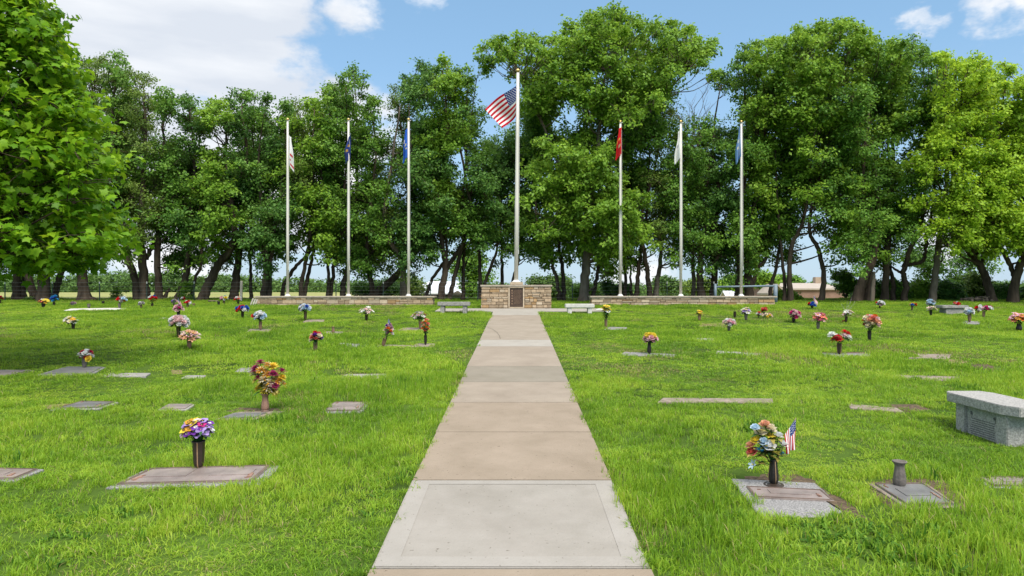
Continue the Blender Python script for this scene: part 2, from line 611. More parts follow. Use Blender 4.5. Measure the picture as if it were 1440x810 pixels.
r2 = nt.nodes.new('ShaderNodeValToRGB')
r2.color_ramp.elements[0].position = 0.3
r2.color_ramp.elements[0].color = (0.32, 0.30, 0.13, 1)
r2.color_ramp.elements[1].position = 0.75
r2.color_ramp.elements[1].color = (0.20, 0.24, 0.07, 1)
L(n2.outputs['Fac'], r2.inputs[0])
sp = nt.nodes.new('ShaderNodeSeparateXYZ')
L(tcn.outputs['Object'], sp.inputs[0])
mr = nt.nodes.new('ShaderNodeMapRange')
mr.inputs['From Min'].default_value = 34.5
mr.inputs['From Max'].default_value = 37.0
L(sp.outputs['Y'], mr.inputs['Value'])
mxg = nt.nodes.new('ShaderNodeMixRGB')
L(mr.outputs[0], mxg.inputs['Fac'])
L(r1.outputs[0], mxg.inputs['Color1'])
L(r2.outputs[0], mxg.inputs['Color2'])
L(mxg.outputs[0], bs.inputs['Base Color'])
bpn = nt.nodes.new('ShaderNodeBump')
bpn.inputs['Strength'].default_value = 0.6
bpn.inputs['Distance'].default_value = 0.05
n4 = nt.nodes.new('ShaderNodeTexNoise')
n4.inputs['Scale'].default_value = 14
L(tcn.outputs['Object'], n4.inputs['Vector'])
L(n4.outputs['Fac'], bpn.inputs['Height'])
L(bpn.outputs[0], bs.inputs['Normal'])

far_ = [45, 60, 80, 110, 150, 210, 300, 450, 700, 1100, 1800]
xs = np.array([-v for v in far_[::-1]] + list(np.arange(-34, 34.01, 0.4)) + far_)
ys = np.array([-600, -300, -150, -80, -40, -20] + list(np.arange(-10, 60.01, 0.4)) + [64, 70, 78, 86, 95, 105, 120, 140, 165, 200, 260, 350, 500, 800, 1300, 2200])
gx, gy = np.meshgrid(xs, ys)
gv = np.stack([gx, gy, gz(gx, gy)], -1).reshape(-1, 3)
nx = len(xs)
ii, jj = np.meshgrid(np.arange(nx - 1), np.arange(len(ys) - 1))
q = (jj * nx + ii).ravel()
gf = np.stack([q, q + 1, q + nx + 1, q + nx], -1)
ground = link(bpy.data.objects.new('ground', fast_mesh('ground', gv, gf, mats=[gm], smooth=True)))
tag(ground, kind='structure')

# ------------------------------------------------------------------ path: panels of poured concrete, each a little different
PXL, PXR = -0.783, 0.720


def concrete(name, a, b, sc=3.0):
    m = mat(name, a, b, sc, 0.9, 0.25, 60, spec=0.2, detail=9)
    # small dark specks and stains
    nt = m.node_tree
    bsd = nt.nodes['Principled BSDF']
    src = bsd.inputs['Base Color'].links[0].from_socket
    tcn = nt.nodes.new('ShaderNodeTexCoord')
    nn = nt.nodes.new('ShaderNodeTexNoise')
    nn.inputs['Scale'].default_value = 38
    nn.inputs['Detail'].default_value = 3
    nt.links.new(tcn.outputs['Object'], nn.inputs['Vector'])
    rp = nt.nodes.new('ShaderNodeValToRGB')
    rp.color_ramp.elements[0].position = 0.24
    rp.color_ramp.elements[0].color = (0.45, 0.42, 0.38, 1)
    rp.color_ramp.elements[1].position = 0.33
    rp.color_ramp.elements[1].color = (1, 1, 1, 1)
    nt.links.new(nn.outputs['Fac'], rp.inputs[0])
    mu = nt.nodes.new('ShaderNodeMixRGB')
    mu.blend_type = 'MULTIPLY'
    mu.inputs['Fac'].default_value = 1.0
    nt.links.new(src, mu.inputs['Color1'])
    nt.links.new(rp.outputs[0], mu.inputs['Color2'])
    n5 = nt.nodes.new('ShaderNodeTexNoise')
    n5.inputs['Scale'].default_value = 1.7
    n5.inputs['Detail'].default_value = 8
    n5.inputs['Roughness'].default_value = 0.7
    nt.links.new(tcn.outputs['Object'], n5.inputs['Vector'])
    r5 = nt.nodes.new('ShaderNodeValToRGB')
    r5.color_ramp.elements[0].position = 0.30
    r5.color_ramp.elements[0].color = (0.88, 0.87, 0.855, 1)
    r5.color_ramp.elements[1].position = 0.60
    r5.color_ramp.elements[1].color = (1, 1, 1, 1)
    nt.links.new(n5.outputs['Fac'], r5.inputs[0])
    m5 = nt.nodes.new('ShaderNodeMixRGB')
    m5.blend_type = 'MULTIPLY'
    m5.inputs['Fac'].default_value = 1.0
    nt.links.new(mu.outputs[0], m5.inputs['Color1'])
    nt.links.new(r5.outputs[0], m5.inputs['Color2'])
    nt.links.new(m5.outputs[0], bsd.inputs['Base Color'])
    return m


pm = {
    'light': concrete('concrete_light', (0.306, 0.282, 0.251), (0.266, 0.246, 0.215)),
    'border': concrete('concrete_border', (0.324, 0.301, 0.271), (0.289, 0.269, 0.240)),
    'tan': concrete('concrete_tan', (0.290, 0.235, 0.180), (0.248, 0.201, 0.150)),
    'tan2': concrete('concrete_tan_pale', (0.304, 0.257, 0.205), (0.263, 0.220, 0.175)),
    'grey': concrete('concrete_grey', (0.241, 0.213, 0.171), (0.215, 0.191, 0.149)),
    'pink': concrete('concrete_beige', (0.306, 0.263, 0.212), (0.266, 0.226, 0.177)),
    'white': concrete('concrete_pale', (0.352, 0.325, 0.287), (0.312, 0.290, 0.254)),
}
keys = list(pm)
mb = MB()
jy = [(-8.0, 1.4, 'tan'), (1.4, 2.3, 'tan'), (2.3, 3.677, 'tan')]
pys = [805, 679, 610.5, 568.3, 539.3, 516.7, 488.6, 479.2, 451, 444, 439.0]
kinds = ['light', 'tan', 'tan', 'tan2', 'grey', 'tan2', 'white', 'pink', 'tan2', 'white']
for a, b, k in zip(pys[:-1], pys[1:], kinds):
    jy.append((gp(0, a)[1], gp(0, b)[1], k))
for (y0, y1, k) in jy:
    j = 0.009
    a, b = y0 + j, y1 - j
    wob = 0.006
    poly = [(PXL + random.uniform(-wob, wob), a), (PXR + random.uniform(-wob, wob), a), (PXR + random.uniform(-wob, wob), b), (PXL + random.uniform(-wob, wob), b)]
    if y0 > 20:
        poly = [(PXL, a), (PXR, a), (PXR, b), (PXL, b)]
    mb.prism([(p[0], p[1], 0.0375 * p[1]) for p in poly], -0.10, 0.022, keys.index(k))
    if k == 'light':          # trowelled band round the edge of the new panel
        w = 0.135
        zt = 0.022
        for (x0, x1, ya, yb) in [(PXL + 0.01, PXL + w, a + 0.01, b - 0.01), (PXR - w, PXR - 0.01, a + 0.01, b - 0.01),
                                 (PXL + w, PXR - w, a + 0.01, a + w), (PXL + w, PXR - w, b - w * 0.7, b - 0.01)]:
            mb.add([(x0, ya, 0.0375 * ya + zt + 0.0025), (x1, ya, 0.0375 * ya + zt + 0.0025), (x1, yb, 0.0375 * yb + zt + 0.0025), (x0, yb, 0.0375 * yb + zt + 0.0025)],
                   [(0, 1, 2, 3)], keys.index('border'))
path = mb.build('path', [pm[k] for k in keys])
tag(path, kind='structure')
# hairline crack in one of the far slabs
mb = MB()
cp = [gp(686, 462), gp(693, 464.5), gp(699, 469), gp(702.5, 474), gp(703.5, 478)]
for a_, b_ in zip(cp[:-1], cp[1:]):
    mb.add([(a_[0] - .008, a_[1], .0375 * a_[1] + .0262), (a_[0] + .008, a_[1], .0375 * a_[1] + .0262), (b_[0] + .008, b_[1], .0375 * b_[1] + .0262), (b_[0] - .008, b_[1], .0375 * b_[1] + .0262)], [(0, 1, 2, 3)])
ck = mb.build('path_crack', mat('crack', (0.16, 0.13, 0.10), None, 30, 1.0))
tag(ck, kind='structure')
# dark bed in the joints
mb = MB()
mb.add([(PXL + 0.02, y, 0.0375 * y + 0.010) for y in (-8.0, 22.8)] + [(PXR - 0.02, y, 0.0375 * y + 0.010) for y in (22.8, -8.0)], [(0, 1, 2, 3)][:1])
jb = mb.build('path_bed', mat('joint_bed', (0.14, 0.115, 0.085), None, 30, 1.0))
jb.data.flip_normals()
tag(jb, kind='structure')
# cross walk in front of the memorial
ya, yb = gp(0, 439.0)[1] + 0.004, 24.46
mb = MB()
xl, xr = (612 - PX0) / F * 23.2, (855 - PX0) / F * 23.2
mb.prism([(xl, ya + 0.25, 0.0375 * (ya + .25)), (-1.2, ya + 0.12, 0.0375 * (ya + .12)), (PXL, ya, 0.0375 * ya), (PXR, ya, 0.0375 * ya), (1.2, ya + 0.12, 0.0375 * (ya + .12)), (xr, ya + 0.3, 0.0375 * (ya + .3)),
          (xr, yb, 0.0375 * yb), (xl, yb, 0.0375 * yb)], -0.10, 0.022, 0)
tag(mb.build('cross_walk', [pm['white']]), kind='structure')

# ------------------------------------------------------------------ walls of split stone


def masonry(x0, x1, y, z0, z1, rows, depth, wmin, wmax, skip=None, ends=True):
    """front and end faces of squared stones standing a little proud of a mortar core"""
    mb = MB()
    mb.box(((x0 + x1) / 2, y + depth / 2, (z0 + z1) / 2), (x1 - x0 - 0.03, depth - 0.03, z1 - z0 - 0.01), mi=3)
    zs = [z0]
    hs = np.array([random.uniform(0.6, 1.5) for _ in range(rows)])
    hs = hs / hs.sum() * (z1 - z0)
    for h in hs:
        zs.append(zs[-1] + h)
    g = 0.011
    for r in range(rows):
        a, b = zs[r], zs[r + 1]
        for (s0, s1, face) in ((x0, x1, 'f'), (y, y + depth, 'l'), (y, y + depth, 'r'), (x0, x1, 'b')):
            p = s0
            while p < s1 - 0.01:
                w = random.uniform(wmin, wmax)
                if p + w > s1 - wmin * 0.7:
                    w = s1 - p
                subs = [(a, b)]
                if (b - a) > 0.11 and random.random() < 0.3:
                    mid = a + (b - a) * random.uniform(0.4, 0.6)
                    subs = [(a, mid), (mid, b)]
                for (sa, sb) in subs:
                    if face in 'fb' and skip and p + w > skip[0] and p < skip[1] and sb > skip[2] and sa < skip[3]:
                        segs = []
                        if p < skip[0] - 0.03:
                            segs.append((p, skip[0]))
                        if p + w > skip[1] + 0.03:
                            segs.append((skip[1], p + w))
                        if face == 'b':
                            segs = [(p, p + w)]
                    else:
                        segs = [(p, p + w)]
                    for (u0, u1) in segs:
                        pr = random.uniform(0.012, 0.035)
                        mi = random.choices((0, 1, 2), (0.62, 0.12, 0.26))[0]
                        hh = sb - sa - g
                        c = (u0 + u1) / 2
                        ww = u1 - u0 - g
                        if ww < 0.02:
                            continue
                        if face == 'f':
                            mb.box((c, y + 0.03 - pr / 2, (sa + sb) / 2), (ww, pr + 0.06, hh), mi=mi, ch=0.008, rn=random.random())
                        elif face == 'b':
                            mb.box((c, y + depth - 0.03 + pr / 2, (sa + sb) / 2), (ww, pr + 0.06, hh), mi=mi, rn=random.random())
                        elif face == 'l':
                            mb.box((x0 + 0.03 - pr / 2, c, (sa + sb) / 2), (pr + 0.06, ww, hh), mi=mi, ch=0.008, rn=random.random())
                        else:
                            mb.box((x1 - 0.03 + pr / 2, c, (sa + sb) / 2), (pr + 0.06, ww, hh), mi=mi, ch=0.008, rn=random.random())
                p += w
    return mb


SM = [M['stone'], M['stone_ochre'], M['stone_cream'], M['mortar']]
YW = 26.7


def low_wall(pxa, pxb, label):
    x0, x1 = (pxa - PX0) / F * YW, (pxb - PX0) / F * YW
    zg = float(gz(0, YW)) - 0.05
    ztop = EYE + (PY0 - 418.6) / F * YW
    root = empty('stone_wall', ((x0 + x1) / 2, YW, zg))
    tag(root, label, 'wall', 'low stone walls under the side flagpoles')
    o = masonry(x0, x1, YW, zg, ztop, 3, 0.62, 0.14, 0.46).build('masonry', SM)
    o.parent = root
    o.matrix_parent_inverse = Matrix.Translation(-root.location)
    mb = MB()
    n = max(3, int((x1 - x0) / 1.25))
    for i in range(n):
        a, b = x0 + (x1 - x0) * i / n, x0 + (x1 - x0) * (i + 1) / n
        if i == 0:
            a -= 0.06
        if i == n - 1:
            b += 0.10
        mb.box(((a + b) / 2, YW + 0.31, ztop + 0.032), (b - a - 0.006, 0.74, 0.056), ch=0.008)
    c = mb.build('cap_stone', [M['cap']])
    c.parent = root
    c.matrix_parent_inverse = Matrix.Translation(-root.location)
    return ztop + 0.06


ZT = low_wall(360, 608, 'long low stone wall left of the memorial under three flagpoles')
low_wall(832, 1089, 'long low stone wall right of the memorial under three flagpoles')


def child(mbx, name, mats, root, smooth=False):
    """a mesh written in scene coordinates becomes a part of root"""
    o = mbx.build(name, mats, None, smooth)
    o.parent = root
    o.matrix_parent_inverse = root.matrix_basis.inverted()
    return o


# memorial wall in the middle
YM = 24.5
mx0, mx1 = (677.5 - PX0) / F * YM, (774.5 - PX0) / F * YM
zg = 0.0375 * YM + 0.0
zt = EYE + (PY0 - 403.2) / F * YM
mem = empty('memorial_wall', ((mx0 + mx1) / 2, YM, zg))
tag(mem, 'chest high stone memorial wall with bronze plaque at the end of the path', 'memorial')
pl0, pl1 = (716.8 - PX0) / F * YM, (735.4 - PX0) / F * YM
pz0, pz1 = EYE + (PY0 - 431.8) / F * YM, EYE + (PY0 - 404.9) / F * YM
child(masonry(mx0, mx1, YM, zg - 0.05, zt, 9, 0.75, 0.12, 0.36, skip=(pl0 - 0.05, pl1 + 0.05, pz0 - 0.04, zt + 1)), 'masonry', SM, mem)
mb = MB()
for (a, b) in ((mx0 - 0.05, -0.42), (-0.416, 0.50), (0.504, mx1 + 0.05)):
    mb.box(((a + b) / 2, YM + 0.375, zt + 0.034), (b - a, 0.86, 0.066), ch=0.01)
child(mb, 'cap_stone', [M['cap']], mem)
mb = MB()
mb.box(((726.5 - PX0) / F * YM, YM + 0.37, zt + 0.067 + 0.05), (0.47, 0.44, 0.10), ch=0.012)
child(mb, 'pole_pedestal', [M['stone_cream']], mem)
mb = MB()
fw = 0.05
yf = YM - 0.005
mb.box(((pl0 + pl1) / 2, yf, pz1 + fw / 2 - 0.004), (pl1 - pl0 + 2 * fw, 0.07, fw), ch=0.006)
mb.box(((pl0 + pl1) / 2, yf, pz0 - fw / 2 + 0.004), (pl1 - pl0 + 2 * fw, 0.07, fw), ch=0.006)
mb.box((pl0 - fw / 2, yf, (pz0 + pz1) / 2), (fw, 0.07, pz1 - pz0 - 0.01), ch=0.006)
mb.box((pl1 + fw / 2, yf, (pz0 + pz1) / 2), (fw, 0.07, pz1 - pz0 - 0.01), ch=0.006)
child(mb, 'plaque_frame', [M['stone_cream']], mem)
mb = MB()
mb.box(((pl0 + pl1) / 2, YM + 0.02, (pz0 + pz1) / 2), (pl1 - pl0 - 0.004, 0.05, pz1 - pz0 - 0.014), ch=0.006)
M['plaque'] = mat('plaque_bronze', (0.095, 0.062, 0.045), (0.06, 0.04, 0.03), 9, 0.5, 0.3, 40, metal=0.2)
pq = child(mb, 'plaque', [M['plaque']], mem)
mb = MB()
z = pz1 - 0.09
while z > pz0 + 0.10:
    x = pl0 + 0.15
    end = pl1 - 0.06 - random.uniform(0, 0.05)
    while x < end:
        w = random.uniform(0.012, 0.035)
        mb.box((x + w / 2, YM - 0.007, z), (w, 0.006, 0.008))
        x += w + 0.008
    z -= 0.024
for zz in np.linspace(pz0 + 0.12, pz1 - 0.10, 6):
    mb.tube([(pl0 + 0.085, YM - 0.004, zz), (pl0 + 0.085, YM - 0.009, zz)], [0.032, 0.026], 10)
ltt = mb.build('raised_lettering', [M['bronze_tan']])
ltt.parent = pq

# ------------------------------------------------------------------ flagpoles


def flagpole(px, D, zb, ytop, r0, r1, label, lean=0.0):
    x = (px - PX0) / F * D
    ztop = EYE + (PY0 - ytop) / F * D
    H = ztop - zb
    root = empty('flagpole', (x, D, zb))
    root.rotation_euler = (0, lean, 0)
    tag(root, label, 'flagpole', 'flagpoles of the memorial')
    mb = MB()
    mb.tube([(0, 0, 0), (0, 0, H * 0.35), (0, 0, H * 0.7), (0, 0, H - 0.11)], [r0, r0 * 0.95, (r0 + r1) / 2, r1], 14)
    mb.build('shaft', [M['pole']], root, True)
    mb = MB()
    mb.lathe([(0.001, 0.0), (r0 * 2.1, 0.0), (r0 * 2.1, 0.02), (r0 * 1.5, 0.045), (r0 * 1.02, 0.085)], n=16)
    mb.build('base_collar', [M['white_paint']], root, True)
    mb = MB()
    rb = r1 * 1.7
    mb.lathe([(rb * math.sin(a) + 0.0005, H - rb - rb * math.cos(a)) for a in np.linspace(0, math.pi, 9)], n=14)
    mb.build('finial_ball', [M['gold']], root, True)
    mb = MB()
    mb.lathe([(0.001, H - 0.125), (r1 * 1.3, H - 0.125), (r1 * 1.3, H - 0.075), (r1 * 0.6, H - 0.07), (r1 * 0.5, H - 2 * rb + 0.01)], n=12)
    mb.tube([(0, -0.0, H - 0.10), (r1 * 2.6, -0.02, H - 0.10)], 0.012, 6)
    mb.build('pulley', [M['white_paint']], root, True)
    mb = MB()
    for s in (-1, 1):
        mb.tube([(r1 * 1.3 + 0.004 * s, -0.03, H - 0.12), (r0 * 1.1 + 0.004 * s, -0.03, H * 0.5), (r0 * 1.05 + 0.004 * s, -0.05, 1.1)], 0.0035, 5)
    mb.build('halyard', [M['rope']], root)
    mb = MB()
    mb.box((r0 * 1.05, -0.05, 1.1), (0.02, 0.03, 0.16), ch=0.005)
    mb.build('cleat', [M['white_paint']], root)
    return root


ordn = ['first', 'second', 'third']
for i, px in enumerate((404.5, 490.0, 574.5)):
    flagpole(px, YW + 0.32, ZT, 166.0, 0.056, 0.036, ['white flagpole farthest left, flying the white flag with red marks',
             'white flagpole with the navy flag, middle one on the left wall', 'white flagpole with the bright blue flag, nearest left of the memorial'][i])
flagpole(725.8, YM + 0.37, zt + 0.167, 96.5, 0.076, 0.046, 'tallest flagpole on the memorial wall flying the striped national flag', 0.008)
for i, px in enumerate((872.3, 957.3, 1042.3)):
    flagpole(px, YW + 0.32, ZT, 169, 0.056, 0.036, ['white flagpole with the red flag, nearest right of the memorial',
             'white flagpole with the plain white flag, middle one on the right wall', 'white flagpole farthest right, flying the light blue flag'][i])

# ------------------------------------------------------------------ flags


def cloth(name, fn, nu, nv, colour, parent=None, thick=0.004):
    """fn(u, v) -> point; colour(u, v) -> rgb per cell"""
    us, vs_ = np.linspace(0, 1, nu + 1), np.linspace(0, 1, nv + 1)
    P = np.array([[fn(u, v) for u in us] for v in vs_])
    # thickness along the local normal
    du = np.gradient(P, axis=1)
    dv = np.gradient(P, axis=0)
    N = np.cross(du, dv)
    N /= np.maximum(np.linalg.norm(N, axis=-1, keepdims=True), 1e-9)
    A = (P + N * thick / 2).reshape(-1, 3)
    B = (P - N * thick / 2).reshape(-1, 3)
    n = nu + 1
    faces, cols = [], []
    off = len(A)
    for j in range(nv):
        for i in range(nu):
            c = colour((i + .5) / nu, (j + .5) / nv)
            a = j * n + i
            faces.append((a, a + 1, a + n + 1, a + n))
            cols.append(c)
            faces.append((off + a, off + a + n, off + a + n + 1, off + a + 1))
            cols.append(c)
    for i in range(nu):
        for (a, b, jx) in ((i, i + 1, 0), (nv * n + i + 1, nv * n + i, nv - 1)):
            faces.append((b, a, off + a, off + b))
            cols.append(colour((i + .5) / nu, (jx + .5) / nv))
    for j in range(nv):
        for (a, b, ix) in (((j + 1) * n, j * n, 0), (j * n + nu, (j + 1) * n + nu, nu - 1)):
            faces.append((b, a, off + a, off + b))
            cols.append(colour((ix + .5) / nu, (j + .5) / nv))
    me = fast_mesh(name, np.concatenate([A, B]), np.array(faces), mats=[M['cloth']], smooth=True)
    at = me.attributes.new('cloth_colour', 'FLOAT_COLOR', 'FACE')
    at.data.foreach_set('color', np.array([(*c, 1.0) for c in cols], dtype=np.float32).ravel())
    return link(bpy.data.objects.new(name, me), parent)


RED, WHT, NAVY = (0.47, 0.006, 0.02), (0.76, 0.76, 0.76), (0.014, 0.036, 0.16)
STARS = []
for r in range(9):
    nst = 6 if r % 2 == 0 else 5
    for k in range(nst):
        STARS.append(((k + (0.5 if nst == 6 else 1.0)) / 6.0 * 0.4, (r + 0.75) / 9.5 * (7 / 13)))


def stars_stripes(u, v):
    if u < 0.40 and v < 7 / 13:
        for (a, b) in STARS:
            if abs(u - a) * 1.9 + abs(v - b) < 0.024:
                return WHT
        return NAVY
    return RED if int(v * 13) % 2 == 0 else WHT


def bez(pts, t):
    p = [Vector(q) for q in pts]
    while len(p) > 1:
        p = [a.lerp(b, t) for a, b in zip(p[:-1], p[1:])]
    return p[0]


DF = YM + 0.37


def us_flag(u, v):
    top = bez([W(727.4, 119.5, DF), W(712, 131, DF - 0.30), W(695, 137, DF + 0.25), W(682.6, 154, DF - 0.15)], u)
    bot = bez([W(727.2, 155, DF), W(728, 166, DF + 0.35), W(717, 173, DF + 0.35), W(706, 180.5, DF + 0.1)], u)
    p = top.lerp(bot, v)
    p.y += 0.045 * math.sin(u * 9 + v * 2.0) * u + 0.02 * math.sin(v * 7 + u * 4) * u
    p.x += 0.01 * math.sin(u * 11 + v * 3) * u
    return p


fl = cloth('national_flag', us_flag, 150, 104, stars_stripes)
tag(fl, 'red, white and blue national flag flying from the tallest flagpole', 'flag')


def limp_flag(px0, px1, y0, y1, D, side, colour, label, swing=0.0, cat='flag', seed=0):
    """a flag hanging in folds beside its pole"""
    rr = random.Random(seed)
    a = W(px0, y0, D)
    wmax = abs(px1 - px0) / F * D
    h = (y1 - y0) / F * D
    ph = rr.uniform(0, 6)

    def fn(u, v):
        w = wmax * (0.42 + 0.58 * float(sstep(v * 1.5)))
        fold = math.sin(u * 8 + ph)
        x = a.x + side * (0.035 + w * u * (0.88 + 0.12 * math.sin(v * 5 + ph)) + 0.05 * fold * w)
        y = D + 0.07 * fold * (0.35 + 0.65 * v) + 0.03 * math.sin(v * 6 + u * 3)
        z = a.z - h * (v * (0.80 + 0.20 * u) + 0.06 * u * (1 - v)) - 0.03 * fold * v
        return (x + swing * v, y, z)
    o = cloth('service_flag', fn, 40, 40, colour, thick=0.003)
    return tag(o, label, cat, 'flags hanging limp on the side flagpoles')


def pat(base, marks):
    def f(u, v):
        for (u0, u1, v0, v1, c) in marks:
            if u0 < u < u1 and v0 < v < v1:
                return c
        return base
    return f


DP = YW + 0.32
limp_flag(404.5, 413.0, 190, 242, DP - 0.06, 1, pat((0.72, 0.72, 0.70), [(0.45, 0.8, 0.55, 0.63, (0.5, 0.05, 0.06)), (0.2, 0.6, 0.72, 0.78, (0.5, 0.05, 0.06)), (0.5, 0.9, 0.86, 0.93, (0.5, 0.05, 0.06))]),
          'white flag with faint red marks hanging on the farthest left pole', seed=1)
limp_flag(494.5, 485.0, 190, 230, DP - 0.06, -1, pat((0.03, 0.05, 0.19), [(0.2, 0.55, 0.35, 0.45, (0.5, 0.3, 0.08)), (0.4, 0.8, 0.55, 0.66, (0.5, 0.3, 0.08))]),
          'navy flag with an orange mark hanging limp on the second pole', 0.0, seed=2)
limp_flag(574.5, 566.5, 180, 230, DP - 0.06, -1, pat((0.03, 0.13, 0.55), [(0.35, 0.7, 0.5, 0.58, (0.6, 0.55, 0.35)), (0.2, 0.5, 0.64, 0.7, (0.6, 0.55, 0.35)), (0.75, 1.0, 0.30, 0.42, (0.6, 0.6, 0.62))]),
          'bright blue flag with a pale emblem on the third pole from left', seed=3)
limp_flag(876.0, 865.5, 178, 226, DP - 0.08, -1, pat((0.56, 0.018, 0.022), [(0.45, 0.7, 0.35, 0.42, (0.6, 0.36, 0.06)), (0.4, 0.65, 0.58, 0.68, (0.6, 0.36, 0.2)), (0.8, 0.95, 0.4, 0.5, (0.6, 0.4, 0.08))]),
          'red flag with a gold emblem hanging right of the memorial', seed=4)
limp_flag(957.3, 949.0, 183, 233, DP - 0.06, -1, pat((0.74, 0.74, 0.72), [(0.3, 0.6, 0.45, 0.55, (0.42, 0.44, 0.47))]),
          'plain white flag hanging limp on the second pole right of memorial', seed=5)
limp_flag(1042.3, 1035.6, 177, 232, DP - 0.06, -1, pat((0.16, 0.30, 0.55), [(0.4, 0.9, 0.36, 0.46, (0.66, 0.64, 0.5)), (0.3, 0.8, 0.58, 0.66, (0.66, 0.64, 0.5)), (0.0, 0.35, 0.1, 0.9, (0.32, 0.42, 0.58))]),
          'light blue flag with cream marks hanging on the farthest right pole', seed=6)

# ------------------------------------------------------------------ stone benches
KEEP = []        # quads of ground without grass


def mem_bench(px0, px1, ytop, ybase, matl, label):
    cx = (px0 + px1) / 2
    x, Y = gp(cx, ybase)
    w = (px1 - px0) / F * Y
    zb = 0.0375 * Y
    ztop = zb + (ybase - ytop) / F * Y
    root = empty('stone_bench', (x, Y, zb))
    tag(root, label, 'bench', 'benches facing the memorial walk')
    mb = MB()
    mb.box((0, 0.18, ztop - zb - 0.065), (w, 0.40, 0.125), ch=0.015)
    mb.build('seat', [matl], root)
    for s in (-1, 1):
        mb = MB()
        mb.box((s * w * 0.345, 0.18, (ztop - zb - 0.13) / 2 - 0.02), (0.135, 0.34, ztop - zb - 0.09), ch=0.012)
        mb.build('leg', [matl], root)
    return root


mem_bench(615, 660.5, 424.6, 441.5, M['granite_weathered'], 'weathered grey stone bench left of the memorial wall')
mem_bench(795, 836, 427.4, 440.8, M['bench_white'], 'clean white stone bench right of the memorial wall')

# granite bench in the right foreground
bb = empty('granite_bench', (4.65, 6.60, float(gz(4.65, 6.6))))
tag(bb, 'speckled grey granite memorial bench with engraved side at right edge of the lawn', 'bench')
z0 = 0.0375 * 6.6
mb = MB()
slab = [(4.445, 6.28), (4.52, 6.13), (4.85, 6.13), (4.90, 6.26), (4.90, 7.0), (4.84, 7.14), (4.50, 7.14), (4.445, 7.05)]
bm = bmesh.new()
vs1 = [bm.verts.new((x - 4.65, y - 6.60, 0.285)) for x, y in slab]
fc = bm.faces.new(vs1)
ex = bmesh.ops.extrude_face_region(bm, geom=[fc])
bmesh.ops.translate(bm, vec=(0, 0, 0.092), verts=[v for v in ex['geom'] if isinstance(v, bmesh.types.BMVert)])
bmesh.ops.recalc_face_normals(bm, faces=bm.faces)
bmesh.ops.bevel(bm, geom=list(bm.edges), offset=0.006, segments=2, affect='EDGES')
me = bpy.data.meshes.new('seat')
bm.to_mesh(me)
bm.free()
me.materials.append(M['granite_bench'])
link(bpy.data.objects.new('seat', me), bb)
for (yc, dy) in ((6.31, 0.14), (6.90, 0.14)):
    mb = MB()
    mb.box((0.005, yc - 6.60, 0.105), (0.345, dy, 0.358), ch=0.006)
    mb.build('leg', [M['granite_bench']], bb)
mb = MB()
mb.box((0.005, 6.605 - 6.60, 0.105), (0.29, 0.447, 0.356))
pan = mb.build('engraved_panel', [M['granite_bench']], bb)
mb = MB()
xe = 0.005 - 0.145 - 0.001
for r in range(8):
    zz = 0.165 - r * 0.021
    y = -0.16
    while y < 0.16:
        w = random.uniform(0.01, 0.03)
        mb.box((xe, y + w / 2, zz), (0.003, w, 0.0075))
        y += w + 0.007
for s in (-1, 1):
    for k in range(9):
        a = k * 2.4
        rr_ = 0.006 * math.sqrt(k)
        mb.box((xe, s * 0.165 + rr_ * math.cos(a), 0.215 + rr_ * math.sin(a)), (0.003, 0.008, 0.010))
    mb.box((xe, s * 0.165 - 0.004, 0.185), (0.003, 0.005, 0.035))
mb.build('inscription', [M['engraving']], pan)
KEEP.append(([(4.47, 6.24), (4.85, 6.24), (4.85, 6.98), (4.47, 6.98)], 0.0))

# far bench with a solid base
x, Y = gp(1343.5, 442)
fb = empty('granite_bench', (x, Y, float(gz(x, Y))))
tag(fb, 'far grey stone bench on a solid base with flowers lying on its seat', 'bench')
k = Y / F
mb = MB()
mb.box((0.0, 0.2, 10.4 * k), (37.5 * k, 0.46, 4.4 * k), ch=0.02)
mb.build('seat', [M['granite_weathered']], fb)
mb = MB()
mb.box((0.0, 0.2, 4.0 * k), (25.5 * k, 0.36, 8.3 * k), ch=0.01)
mb.build('pedestal', [M['granite_weathered']], fb)

# ------------------------------------------------------------------ grave markers


def order(q):
    """counter-clockwise ground polygon"""
    a = sum(q[i][0] * q[(i + 1) % 4][1] - q[(i + 1) % 4][0] * q[i][1] for i in range(4))
    return q if a > 0 else q[::-1]


def lerp2(a, b, t):
    return (a[0] + (b[0] - a[0]) * t, a[1] + (b[1] - a[1]) * t)


def quad_prism(mbx, q, z0, z1, bev=0.0):
    zc = [float(0.0375 * p[1]) for p in q]
    mbx.prism([(p[0], p[1], z) for p, z in zip(q, zc)], z0, z1)


def inset(q, d):
    c = (sum(p[0] for p in q) / 4, sum(p[1] for p in q) / 4)
    out = []
    for p in q:
        v = Vector((p[0] - c[0], p[1] - c[1]))
        out.append((p[0] - d * (1 if v.x > 0 else -1), p[1] - d * (1 if v.y > 0 else -1)))
    return out


